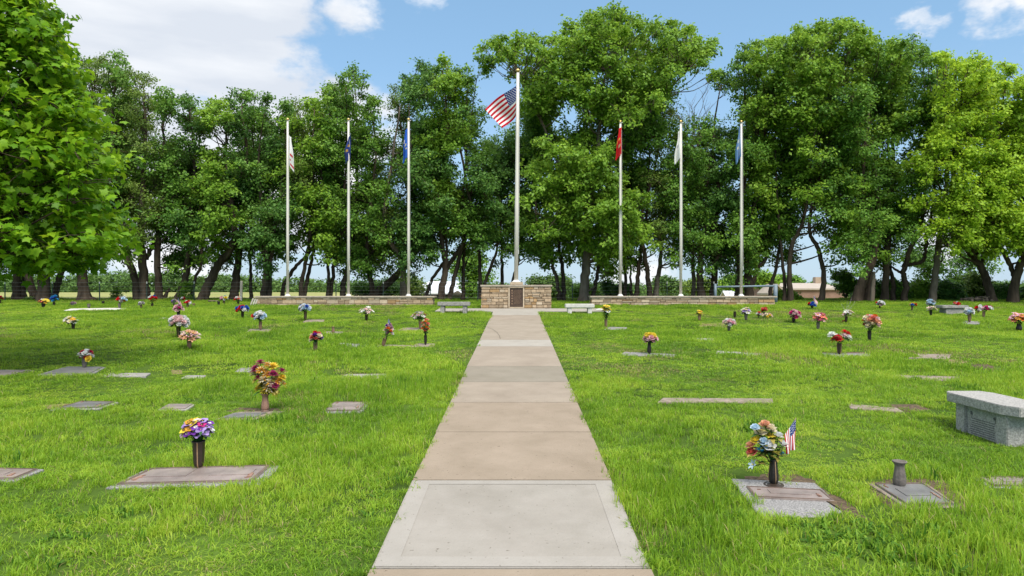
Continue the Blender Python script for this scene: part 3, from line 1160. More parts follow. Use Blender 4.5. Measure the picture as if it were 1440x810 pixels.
def marker(pxs, label, slabm='granite', plate=None, plate_m='plate', h=0.016, detail=0, keep=0.05, dz=None):
    """pxs: back left, back right, front right, front left"""
    q = [gp(*p) for p in pxs]
    c = (sum(p[0] for p in q) / 4, sum(p[1] for p in q) / 4)
    zb = 0.0375 * c[1]
    dzz = float(gz(*c)) - zb
    root = empty('grave_marker', (c[0], c[1], zb + dzz))
    tag(root, label, 'grave marker', 'flat grave markers set in the lawn')

    def loc(p, z):
        return (p[0] - c[0], p[1] - c[1], 0.0375 * p[1] - zb + z)
    mb = MB()
    n = 4
    b = 0.008
    qi = inset(q, b)
    vs = [loc(p, -0.08) for p in q] + [loc(p, h - 0.006) for p in q] + [loc(p, h) for p in qi]
    fs = [(i, (i + 1) % 4, 4 + (i + 1) % 4, 4 + i) for i in range(4)] + [(4 + i, 4 + (i + 1) % 4, 8 + (i + 1) % 4, 8 + i) for i in range(4)] + [(8, 9, 10, 11)]
    mb.add(vs, fs, 0)
    so = mb.build('slab', [M[slabm]], root)
    bm = bmesh.new()
    bm.from_mesh(so.data)
    bmesh.ops.recalc_face_normals(bm, faces=bm.faces)
    bm.to_mesh(so.data)
    bm.free()
    KEEP.append((q, keep))
    if plate is None:
        return root
    (bl, br, fr, fl_) = q

    def pt(u, v):       # u left-right, v back-front
        return lerp2(lerp2(bl, br, u), lerp2(fl_, fr, u), v)
    (u0, u1, v0, v1) = plate
    pq = [pt(u0, v0), pt(u1, v0), pt(u1, v1), pt(u0, v1)]

    def slabq(uu0, uu1, vv0, vv1, za, zb_, mbx):
        qq = [pt(uu0, vv0), pt(uu1, vv0), pt(uu1, vv1), pt(uu0, vv1)]
        vs = [loc(p, za) for p in qq] + [loc(p, zb_) for p in qq]
        mbx.add(vs, [(3, 2, 1, 0), (4, 5, 6, 7)] + [(i, (i + 1) % 4, 4 + (i + 1) % 4, 4 + i) for i in range(4)])
    mb = MB()
    slabq(u0, u1, v0, v1, h - 0.004, h + 0.010, mb)
    po = mb.build('bronze_plate', [M[plate_m]], root)
    bm = bmesh.new()
    bm.from_mesh(po.data)
    bmesh.ops.recalc_face_normals(bm, faces=bm.faces)
    bm.to_mesh(po.data)
    bm.free()
    if detail:
        # raised rim
        mb = MB()
        du, dv = 0.018 * (u1 - u0) + 0.006, 0.05 * (v1 - v0)
        zt_ = h + 0.0135
        slabq(u0 + 0.004, u1 - 0.004, v0 + 0.01, v0 + 0.01 + dv, h + 0.006, zt_, mb)
        slabq(u0 + 0.004, u1 - 0.004, v1 - 0.01 - dv, v1 - 0.01, h + 0.006, zt_, mb)
        slabq(u0 + 0.004, u0 + 0.004 + du, v0 + 0.013 + dv, v1 - 0.013 - dv, h + 0.006, zt_, mb)
        slabq(u1 - 0.004 - du, u1 - 0.004, v0 + 0.013 + dv, v1 - 0.013 - dv, h + 0.006, zt_, mb)
        o = mb.build('plate_rim', [M['bronze']], po)
        # blank name tablets
        tabs = [(0.10, 0.42), (0.60, 0.92)] if detail == 2 else [(0.25, 0.78)]
        for (a, b_) in tabs:
            mb = MB()
            slabq(u0 + (u1 - u0) * a, u0 + (u1 - u0) * b_, v0 + (v1 - v0) * 0.28, v0 + (v1 - v0) * 0.62, h + 0.006, h + 0.015, mb)
            mb.build('name_tablet', [M[plate_m]], po)
        # cast leaf sprays at the corners, rubbed bright
        for (cu, cv, su) in ((0.06, 0.78, 1), (0.94, 0.78, -1)) if detail == 2 else ((0.12, 0.2, 1), (0.88, 0.75, -1)):
            mb = MB()
            pu = [(0, 0), (.10, -.07), (.03, -.14), (.13, -.22), (.05, -.30), (.10, -.40), (.0, -.33), (-.02, -.22), (-.03, -.12), (-.05, -.02), (.04, .05), (.12, .03)]
            cc = [loc(pt(min(max(u0 + (u1 - u0) * (cu + su * a * .28), u0 + .03), u1 - .03), min(max(v0 + (v1 - v0) * (cv + b * .7), v0 + .1), v1 - .09)), 0) for a, b in pu]
            mb.prism(cc, h + .007, h + .0165)
            mb.build('leaf_ornament', [M['bronze_pink']], po)
    return root


marker([(206, 663), (396, 657.5), (367, 685), (148, 690)], 'wide bronze double grave marker on granite under the pansy vase', 'granite', (0.045, 0.93, 0.05, 0.90), detail=2, keep=0.03)
marker([(1028, 675), (1146, 681), (1207, 732), (1068, 727)], 'rough granite slab with brown bronze plate under the flower vase with small flag', 'granite', (0.10, 0.955, 0.26, 0.58), 'plate', detail=1, keep=0.02)
marker([(1222, 686), (1303, 685), (1352, 719), (1277, 722)], 'slate grey plate in tan border under the empty bronze vase', 'marker_tan', (0.06, 0.90, 0.05, 0.95), 'plate_slate', detail=1, keep=0.02)
marker([(1366, 673.5), (1480, 675), (1505, 690), (1393, 688)], 'brown bronze marker cut by the right edge of the picture', 'granite', (0.04, 0.96, 0.06, 0.95), detail=1)
marker([(-60, 664), (62, 667), (22, 684), (-110, 684)], 'grey brown marker cut by the left edge of the picture', 'granite', (0.03, 0.96, 0.10, 0.93), detail=1)
marker([(468, 567), (521, 567), (509, 581), (450, 581.5)], 'small single bronze marker with pale border beside the path, left', 'granite', (0.06, 0.92, 0.04, 0.93), detail=1, keep=0.03)
marker([(333, 579.5), (401, 578.5), (376, 589), (303, 590)], 'worn stone marker under the yellow and burgundy flowers', 'marker_tan', (0.08, 0.72, 0.30, 0.95), 'plate_slate', keep=0.03)
marker([(114, 568.5), (168, 570), (140, 579.5), (70, 581.5)], 'grey ribbed marker alone in the lawn far left, below the white-and-crimson bouquet', 'marker_grey', (0.08, 0.92, 0.08, 0.92), 'plate_slate', detail=1, keep=0.03)
marker([(236, 569.5), (275, 569.5), (262, 577.5), (220, 578)], 'smallest grey marker, alone between the lawn and the yellow mum vase', 'marker_grey', (0.08, 0.92, 0.1, 0.92), 'plate', keep=0.03)
marker([(93, 519), (149, 519.5), (130, 530), (47, 532)], 'pale grey slab under the white-and-crimson bouquet', 'granite', (0.10, 0.94, 0.06, 0.90), 'plate_slate', keep=0.03)
marker([(-30, 522), (49, 522.5), (14, 531.5), (-80, 533)], 'brownish marker at the left edge beside the pale grey slab', 'marker_tan', (0.05, 0.95, 0.08, 0.9), 'plate', keep=0.04)
marker([(153, 527), (212, 527), (205, 531.5), (140, 532)], 'sunken marker, mostly overgrown, right of the pale grey slab', 'marker_grey', keep=0.10)
marker([(262, 527), (290, 527), (284, 531), (254, 531)], 'overgrown sliver of stone near the brown bare patch, left lawn', 'marker_grey', keep=0.09)
marker([(338, 517), (362, 517), (358, 522.5), (330, 523)], 'pale sliver of stone left of the yellow and burgundy flowers', 'granite', keep=0.06)
marker([(487, 527), (551, 526.5), (548, 532.5), (474, 533.5)], 'overgrown thin grey stone in mid lawn above the small bronze marker', 'marker_grey', keep=0.10)
marker([(478, 483), (520, 484), (516, 488), (470, 487.5)], 'grey stone strip left of the tilted vase', 'granite', keep=0.12)
marker([(527, 483.5), (585, 484.5), (580, 488), (518, 488)], 'brown stone strip under the tilted vase', 'marker_tan', keep=0.12)
marker([(586, 482), (614, 482.5), (608, 487), (578, 486.5)], 'tan marker under the orange and peach bunch', 'marker_tan', keep=0.03)
marker([(566, 461), (607, 461.5), (604, 464.5), (560, 464.5)], 'pale strip of stone under the white and mauve dried flowers', 'marker_tan', keep=0.12)
marker([(431, 450.5), (457, 450.5), (455, 453.5), (426, 453.5)], 'narrow pale stone under the white and blue bouquet', 'marker_tan', keep=0.04)
marker([(455, 466), (483, 466.5), (480, 470), (450, 469.5)], 'dark brown marker under the small empty vase on the left lawn', 'plate', keep=0.02)
marker([(352, 463), (382, 463), (379, 467.5), (345, 467.5)], 'tan stone under the white and light blue bouquet', 'marker_tan', keep=0.03)
marker([(932, 563.5), (1086, 564.5), (1088, 570), (925, 569.5)], 'long thin strip of pale stone right of the path', 'marker_tan', keep=0.10)
marker([(1192, 570), (1262, 576), (1272, 582), (1196, 576)], 'half buried tan stone left of the granite bench', 'marker_tan', keep=0.09)
marker([(1146, 497.5), (1226, 498.5), (1224, 503), (1138, 502.5)], 'grey marker under the red and white bouquet', 'granite', keep=0.05)
marker([(878, 494.5), (952, 498), (950, 502), (872, 498.5)], 'grey marker under the yellow and pink round bouquet', 'granite', keep=0.06)
marker([(1008, 496), (1076, 500), (1074, 504), (1006, 500)], 'overgrown sliver of stone in the middle of the right lawn', 'marker_grey', keep=0.11)
marker([(1287, 499), (1338, 500), (1334, 506.5), (1278, 505)], 'rough tan stone at the edge of the bare dirt patch', 'marker_tan', keep=0.08)
marker([(1254, 529), (1348, 532), (1354, 538), (1246, 534)], 'reddish tan stone strip above the granite bench', 'marker_tan', keep=0.10)
marker([(974, 477), (1004, 477.5), (1003, 481), (970, 480.5)], 'tiny sliver of stone below the dry grass patch', 'marker_grey', keep=0.10)
marker([(854, 461.5), (882, 462), (880, 465), (850, 465)], 'grey strip of stone under the yellow daisies', 'granite', keep=0.08)
marker([(225, 447), (240, 447), (238, 450), (221, 450)], 'tiny pale stone left of the pale pink roses', 'marker_grey', keep=0.05)
marker([(1356, 453.5), (1379, 454), (1377, 457.5), (1352, 457)], 'grey strip of stone under the white and aqua bouquet', 'granite', keep=0.06)
marker([(100, 434.6), (178, 433.6), (176, 435.6), (90, 437.2)], 'long pale concrete strip at the far left edge of the lawn', 'bench_white', h=0.02, keep=0.04)

# ------------------------------------------------------------------ vases and bouquets


def petal(bm, L_, Wd, tilt, curl, ang, z0=0.0, mi=0, r0=0.0, seg=3, cup=0.0):
    """one petal starting at radius r0, rising by tilt, bending by curl"""
    a = tilt
    r, z = r0, z0
    pts = []
    for i in range(seg + 1):
        t = i / seg
        w = Wd * (math.sin(math.pi * (0.12 + 0.80 * t)) ** 0.8) / 2
        pts.append((r, z, w))
        r += L_ / seg * math.cos(a)
        z += L_ / seg * math.sin(a)
        a += curl / seg
    ca, sa = math.cos(ang), math.sin(ang)
    vs = []
    for (r, z, w) in pts:
        for s in (-1, 0, 1):
            y = s * w
            zz = z + (cup * abs(s) * w)
            vs.append((r * ca - y * sa, r * sa + y * ca, zz))
    fs = []
    for i in range(seg):
        for k in range(2):
            fs.append((i * 3 + k, i * 3 + k + 1, i * 3 + k + 4, i * 3 + k + 3))
    bm.add(vs, fs, mi, random.random())


BLOOM = {}


def bloom_mesh(kind, c, c2):
    key = (kind, c, c2)
    if key in BLOOM:
        return BLOOM[key]
    mb = MB()
    if kind == 'rose':
        for (n, L_, w, t, cu, r0, z0) in ((6, .85, .95, .15, .5, .12, -.1), (6, .75, .8, .7, .55, .10, 0), (5, .62, .62, 1.1, .5, .07, .05), (4, .5, .45, 1.35, .6, .03, .08)):
            o = random.uniform(0, 6)
            for k in range(n):
                petal(mb, L_, w, t, cu, o + 2 * math.pi * k / n, z0, 0, r0, 3, .25)
    elif kind == 'mum':
        for (n, L_, w, t, cu, r0, z0) in ((13, .95, .30, -.15, .25, .08, 0), (12, .85, .28, .3, .1, .07, .04), (10, .68, .26, .75, .0, .05, .08), (7, .5, .22, 1.15, .1, .03, .1)):
            o = random.uniform(0, 6)
            for k in range(n):
                petal(mb, L_ * random.uniform(.85, 1.1), w, t, cu, o + 2 * math.pi * k / n, z0, 1 if (k + n) % 4 == 0 else 0, r0, 2, .3)
    elif kind == 'daisy':
        o = random.uniform(0, 6)
        for k in range(9):
            petal(mb, .88, .44, .18 + .1 * (k % 2), -.2, o + 2 * math.pi * k / 9, 0, 0, .12, 3, .2)
        mb.lathe([(.26, .02), (.24, .12), (.14, .19), (.005, .21)], n=10, mi=1)
    elif kind == 'pansy':
        o = random.uniform(0, 6)
        for k in range(5):
            petal(mb, .92, 1.0, .12 + .12 * (k % 2), -.15, o + 2 * math.pi * k / 5, 0.02 * k, 0, .06, 3, .1)
        for k in range(5):
            petal(mb, .36, .34, .2, -.1, o + .1 + 2 * math.pi * k / 5, .09, 1, .04, 2, .1)
        mb.lathe([(.10, .10), (.08, .17), (.005, .19)], n=8, mi=2)
    else:    # lily
        o = random.uniform(0, 6)
        for k in range(6):
            petal(mb, 1.1, .44, .95, -1.1, o + 2 * math.pi * k / 6, 0, 0, .05, 4, .2)
        for k in range(4):
            a = k * 1.6
            mb.tube([(0, 0, .1), (.12 * math.cos(a), .12 * math.sin(a), .6)], .03, 4, 1)
    mats = [petal_mat(c), petal_mat(c2), petal_mat('yellow')]
    me = mb.mesh('bloom', mats, True)
    BLOOM[key] = me
    return me


def leaf_blade(mb, base, d, L_, w, nrm_, mi=0):
    d = Vector(d).normalized()
    s = d.cross(nrm_)
    s = s.normalized() if s.length > 1e-4 else Vector((1, 0, 0))
    up = s.cross(d)
    b = Vector(base)
    vs = [b, b + d * L_ * .4 + s * w / 2 + up * w * .1, b + d * L_ * .4 - s * w / 2 + up * w * .1, b + d * L_ * .4, b + d * L_ - up * L_ * .15]
    mb.add(vs, [(0, 3, 1), (0, 2, 3), (3, 4, 1), (2, 4, 3)], mi, random.random())


def bouquet(px, Y, zb, z_mouth, box, kind, n, colours, label, leaf='leaf_green', centre=None, xoff=0.0, group='bouquets of artificial flowers on the graves', custom=None, lean=0.0):
    """box = x0, x1, y0, y1 in pixels at depth Y"""
    x0, x1, y0, y1 = box
    k = Y / F
    xm = (px - PX0) * k
    root = empty('bouquet', (xm, Y, z_mouth))
    tag(root, label, 'bouquet', group)
    w, h = (x1 - x0) * k, (y1 - y0) * k
    cx = ((x0 + x1) / 2 - PX0) * k - xm
    cz = EYE + (PY0 - (y0 + y1) / 2) * k - z_mouth
    bs_ = custom['size'] * k if custom else max(0.034, min(w, h * 1.2) / (1.15 * math.sqrt(n) + 0.9) * 1.35)
    bs_ = min(bs_, 0.075) if not custom else bs_
    spots = []
    if custom:
        for s in custom['spots']:
            bx, by, cc = s[0], s[1], s[2]
            depth = s[3] if len(s) > 3 else 0.0
            spots.append((Vector(((bx - PX0) * k - xm, depth * w, EYE + (PY0 - by) * k - z_mouth)), cc, s[4] if len(s) > 4 else kind))
    else:
        pool = (colours * (n // len(colours) + 1))[:n]
        random.shuffle(pool)
        if 'yellow on top' in label:
            pool.sort(key=lambda c: c != 'yellow')
        for i in range(n):
            t = (i + 0.5) / n
            zz = 1 - 1.55 * t
            a = i * 2.399963 + px
            rr_ = math.sqrt(max(0, 1 - zz * zz))
            jx = random.uniform(.82, 1.08)
            p = Vector((cx + rr_ * math.cos(a) * (w / 2 - bs_ * .6) * jx, rr_ * math.sin(a) * (w / 2 - bs_ * .6) * .9 * jx, cz + (zz * .5 + .02) * max(0.01, h - bs_ * 1.0) * random.uniform(.85, 1.1)))
            spots.append((p, pool[i], kind))
    stem = MB()
    c0 = Vector((cx * .5, 0, cz - h * .6))
    lx = bs_ * 1.5
    for i, (p, cc, kd) in enumerate(spots):
        c, c2 = (cc if isinstance(cc, tuple) else (cc, {'pansy': 'dark', 'mum': cc, 'daisy': 'yellow', 'rose': cc, 'lily': 'yellow'}[kd]))
        o = bpy.data.objects.new('bloom', bloom_mesh(kd, c, c2))
        d = (p - c0).normalized() + Vector((random.uniform(-.25, .25), random.uniform(-.45, .1), random.uniform(-.1, .25)))
        q_ = d.normalized().to_track_quat('Z', 'Y')
        o.rotation_mode = 'XYZ'
        o.rotation_euler = (q_ @ Euler((0, 0, random.uniform(0, 6))).to_quaternion()).to_euler()
        s_ = bs_ * random.uniform(.85, 1.15)
        o.scale = (s_, s_, s_ * 1.05)
        o.location = p
        link(o, root)
        mid = Vector((p.x * .45, p.y * .45, p.z * .55))
        stem.tube([(p.x * .05, p.y * .05, -0.05), mid, p - d.normalized() * bs_ * .1], 0.0035, 4, 0)
        for r in range(custom.get('leaves', 3) if custom else 3 if n > 4 else 2):
            t = random.uniform(.35, .95)
            bp = Vector((0, 0, 0)).lerp(p, t)
            a = random.uniform(0, 6.3)
            dd = Vector((math.cos(a), math.sin(a), random.uniform(-.35, .6)))
            leaf_blade(stem, bp, dd, lx * random.uniform(.8, 1.4), lx * .5, Vector((0, 0, 1)), 0 if (leaf == 'leaf_green' or random.random() < .35) else 1)
    stem.build('foliage', [M['leaf_green'], M['leaf_yellow']], root)
    if lean:
        root.rotation_euler = (0, lean, 0)
    return root


def vase(px, by, hpx, wpx, style, m, label, lean=0.0, sink=0.03, trim=False, name='grave_vase'):
    x, Y = gp(px, by)
    k = Y / F
    zb = float(gz(x, Y)) + 0.012
    H, Rr = hpx * k, wpx * k / 2
    root = empty(name, (x, Y, zb))
    root.rotation_euler = (0, lean, random.uniform(-.3, .3))
    tag(root, label, 'vase', 'metal flower vases on the graves')
    mb = MB()
    n = 32 if hpx > 20 else 16
    if style == 'cyl':
        prof = [(Rr * .25, -sink), (Rr * .25, .04 * H), (Rr * .28, .06 * H), (Rr * .50, .10 * H), (Rr * .68, .17 * H), (Rr * .80, .27 * H), (Rr * .91, .6 * H), (Rr * .96, .97 * H), (Rr, .98 * H), (Rr, H), (Rr * .88, H), (Rr * .82, .75 * H), (0.001, .7 * H)]
    elif style == 'urn':
        prof = [(Rr * .45, -sink), (Rr * .48, .03 * H), (Rr * .80, .09 * H), (Rr * .97, .22 * H), (Rr * .95, .36 * H), (Rr * .80, .62 * H), (Rr * .70, .82 * H), (Rr * .76, .90 * H), (Rr * .92, .95 * H), (Rr * .93, H), (Rr * .76, H), (Rr * .60, .85 * H), (Rr * .6, .5 * H), (0.001, .45 * H)]
    elif style == 'slim':
        prof = [(Rr * .40, -sink), (Rr * .42, .05 * H), (Rr * .75, .14 * H), (Rr * .98, .30 * H), (Rr * .96, .45 * H), (Rr * .75, .75 * H), (Rr * .68, .95 * H), (Rr * .75, H), (Rr * .6, H), (Rr * .55, .8 * H), (0.001, .75 * H)]
    else:          # pot
        prof = [(Rr * .65, -sink), (Rr * .7, .05 * H), (Rr * .9, .6 * H), (Rr, .9 * H), (Rr, H), (Rr * .8, H), (Rr * .7, .6 * H), (0.001, .5 * H)]
    mb.lathe(prof, n=n, flute=0.10 if hpx > 14 else 0.0, nf=8)
    mb.build('body', [M[m]], root, True)
    if hpx > 20:
        mb = MB()
        mb.lathe([(Rr * 1.0, H - .035 * H), (Rr * 1.06, H - .02 * H), (Rr * 1.06, H + .004), (Rr * .84, H + .005), (Rr * .82, H - .02)], n=n)
        if style != 'slim':
            mb.build('rim', [M[m]], root, True)
        mb = MB()
        rb = Rr * (2.0 if style == 'slim' else 1.0 if style == 'urn' else 1.15)
        mb.lathe([(rb * .62, -0.004), (rb, -0.004), (rb, 0.010), (rb * .9, 0.018), (rb * .62, 0.014)] if style != 'slim' else [(0.002, .03), (rb * .45, .022), (rb * .7, 0.012), (rb * .95, 0.018), (rb, 0.012), (rb, -0.004)], n=28)
        mb.build('base_ring', [M['bronze_dark' if style != 'urn' else 'bronze']], root, True)
    if trim:
        mb = MB()
        pts = []
        pr = [p for p in prof if p[0] > Rr * .4][1 if style == 'cyl' else 0:]
        pr = [p for p in prof[2:] if p[1] <= H and p[0] > .3 * Rr][: (7 if style == 'cyl' else 5)]
        pr = [p for i, p in enumerate(pr) if i == 0 or p[1] > pr[i - 1][1]]
        for ang in (-1.35, -1.35 + 2.1, -1.35 - 2.1):
            mb.tube([(p[0] * 1.0 * math.cos(ang), p[0] * 1.0 * math.sin(ang), p[1]) for p in pr], Rr * .10, 6)
        mb.build('copper_stripe', [M['copper_trim']], root, True)
    return x, Y, zb, H


def hand_flag(base, tip, top, label, w=0.16, h=0.11, drop=0.9, seed=1, corners=None):
    """small stick flag; base and top of the stick in scene space"""
    root = empty('hand_flag', base)
    tag(root, label, 'flag', 'small stick flags among the flowers')
    b, t = Vector((0, 0, 0)), Vector(top) - Vector(base)
    mb = MB()
    mb.tube([b, t], 0.0035, 6)
    mb.build('stick', [M['stick']], root)
    d = t.normalized()

    def fn(u, v):
        p = t - d * (v * h)
        off = Vector((tip * u * w * .62, -0.02 * math.sin(u * 7 + v * 2) - .02 * u, -u * w * drop * .75))
        return p + off
    if corners:
        c4 = [Vector(c) - Vector(base) for c in corners]

        def fn(u, v):
            p = c4[0].lerp(c4[1], v).lerp(c4[3].lerp(c4[2], v), u)
            return p + Vector((0.004 * math.sin(v * 9) * u, 0.018 * math.sin(v * 11 + u * 2) * u, 0))
    cl = cloth('flag_cloth', fn, 39, 39, stars_stripes, root, thick=0.0015)
    return root


V3 = lambda x, y, z: Vector((x, y, z))
BL = 'bouquet'
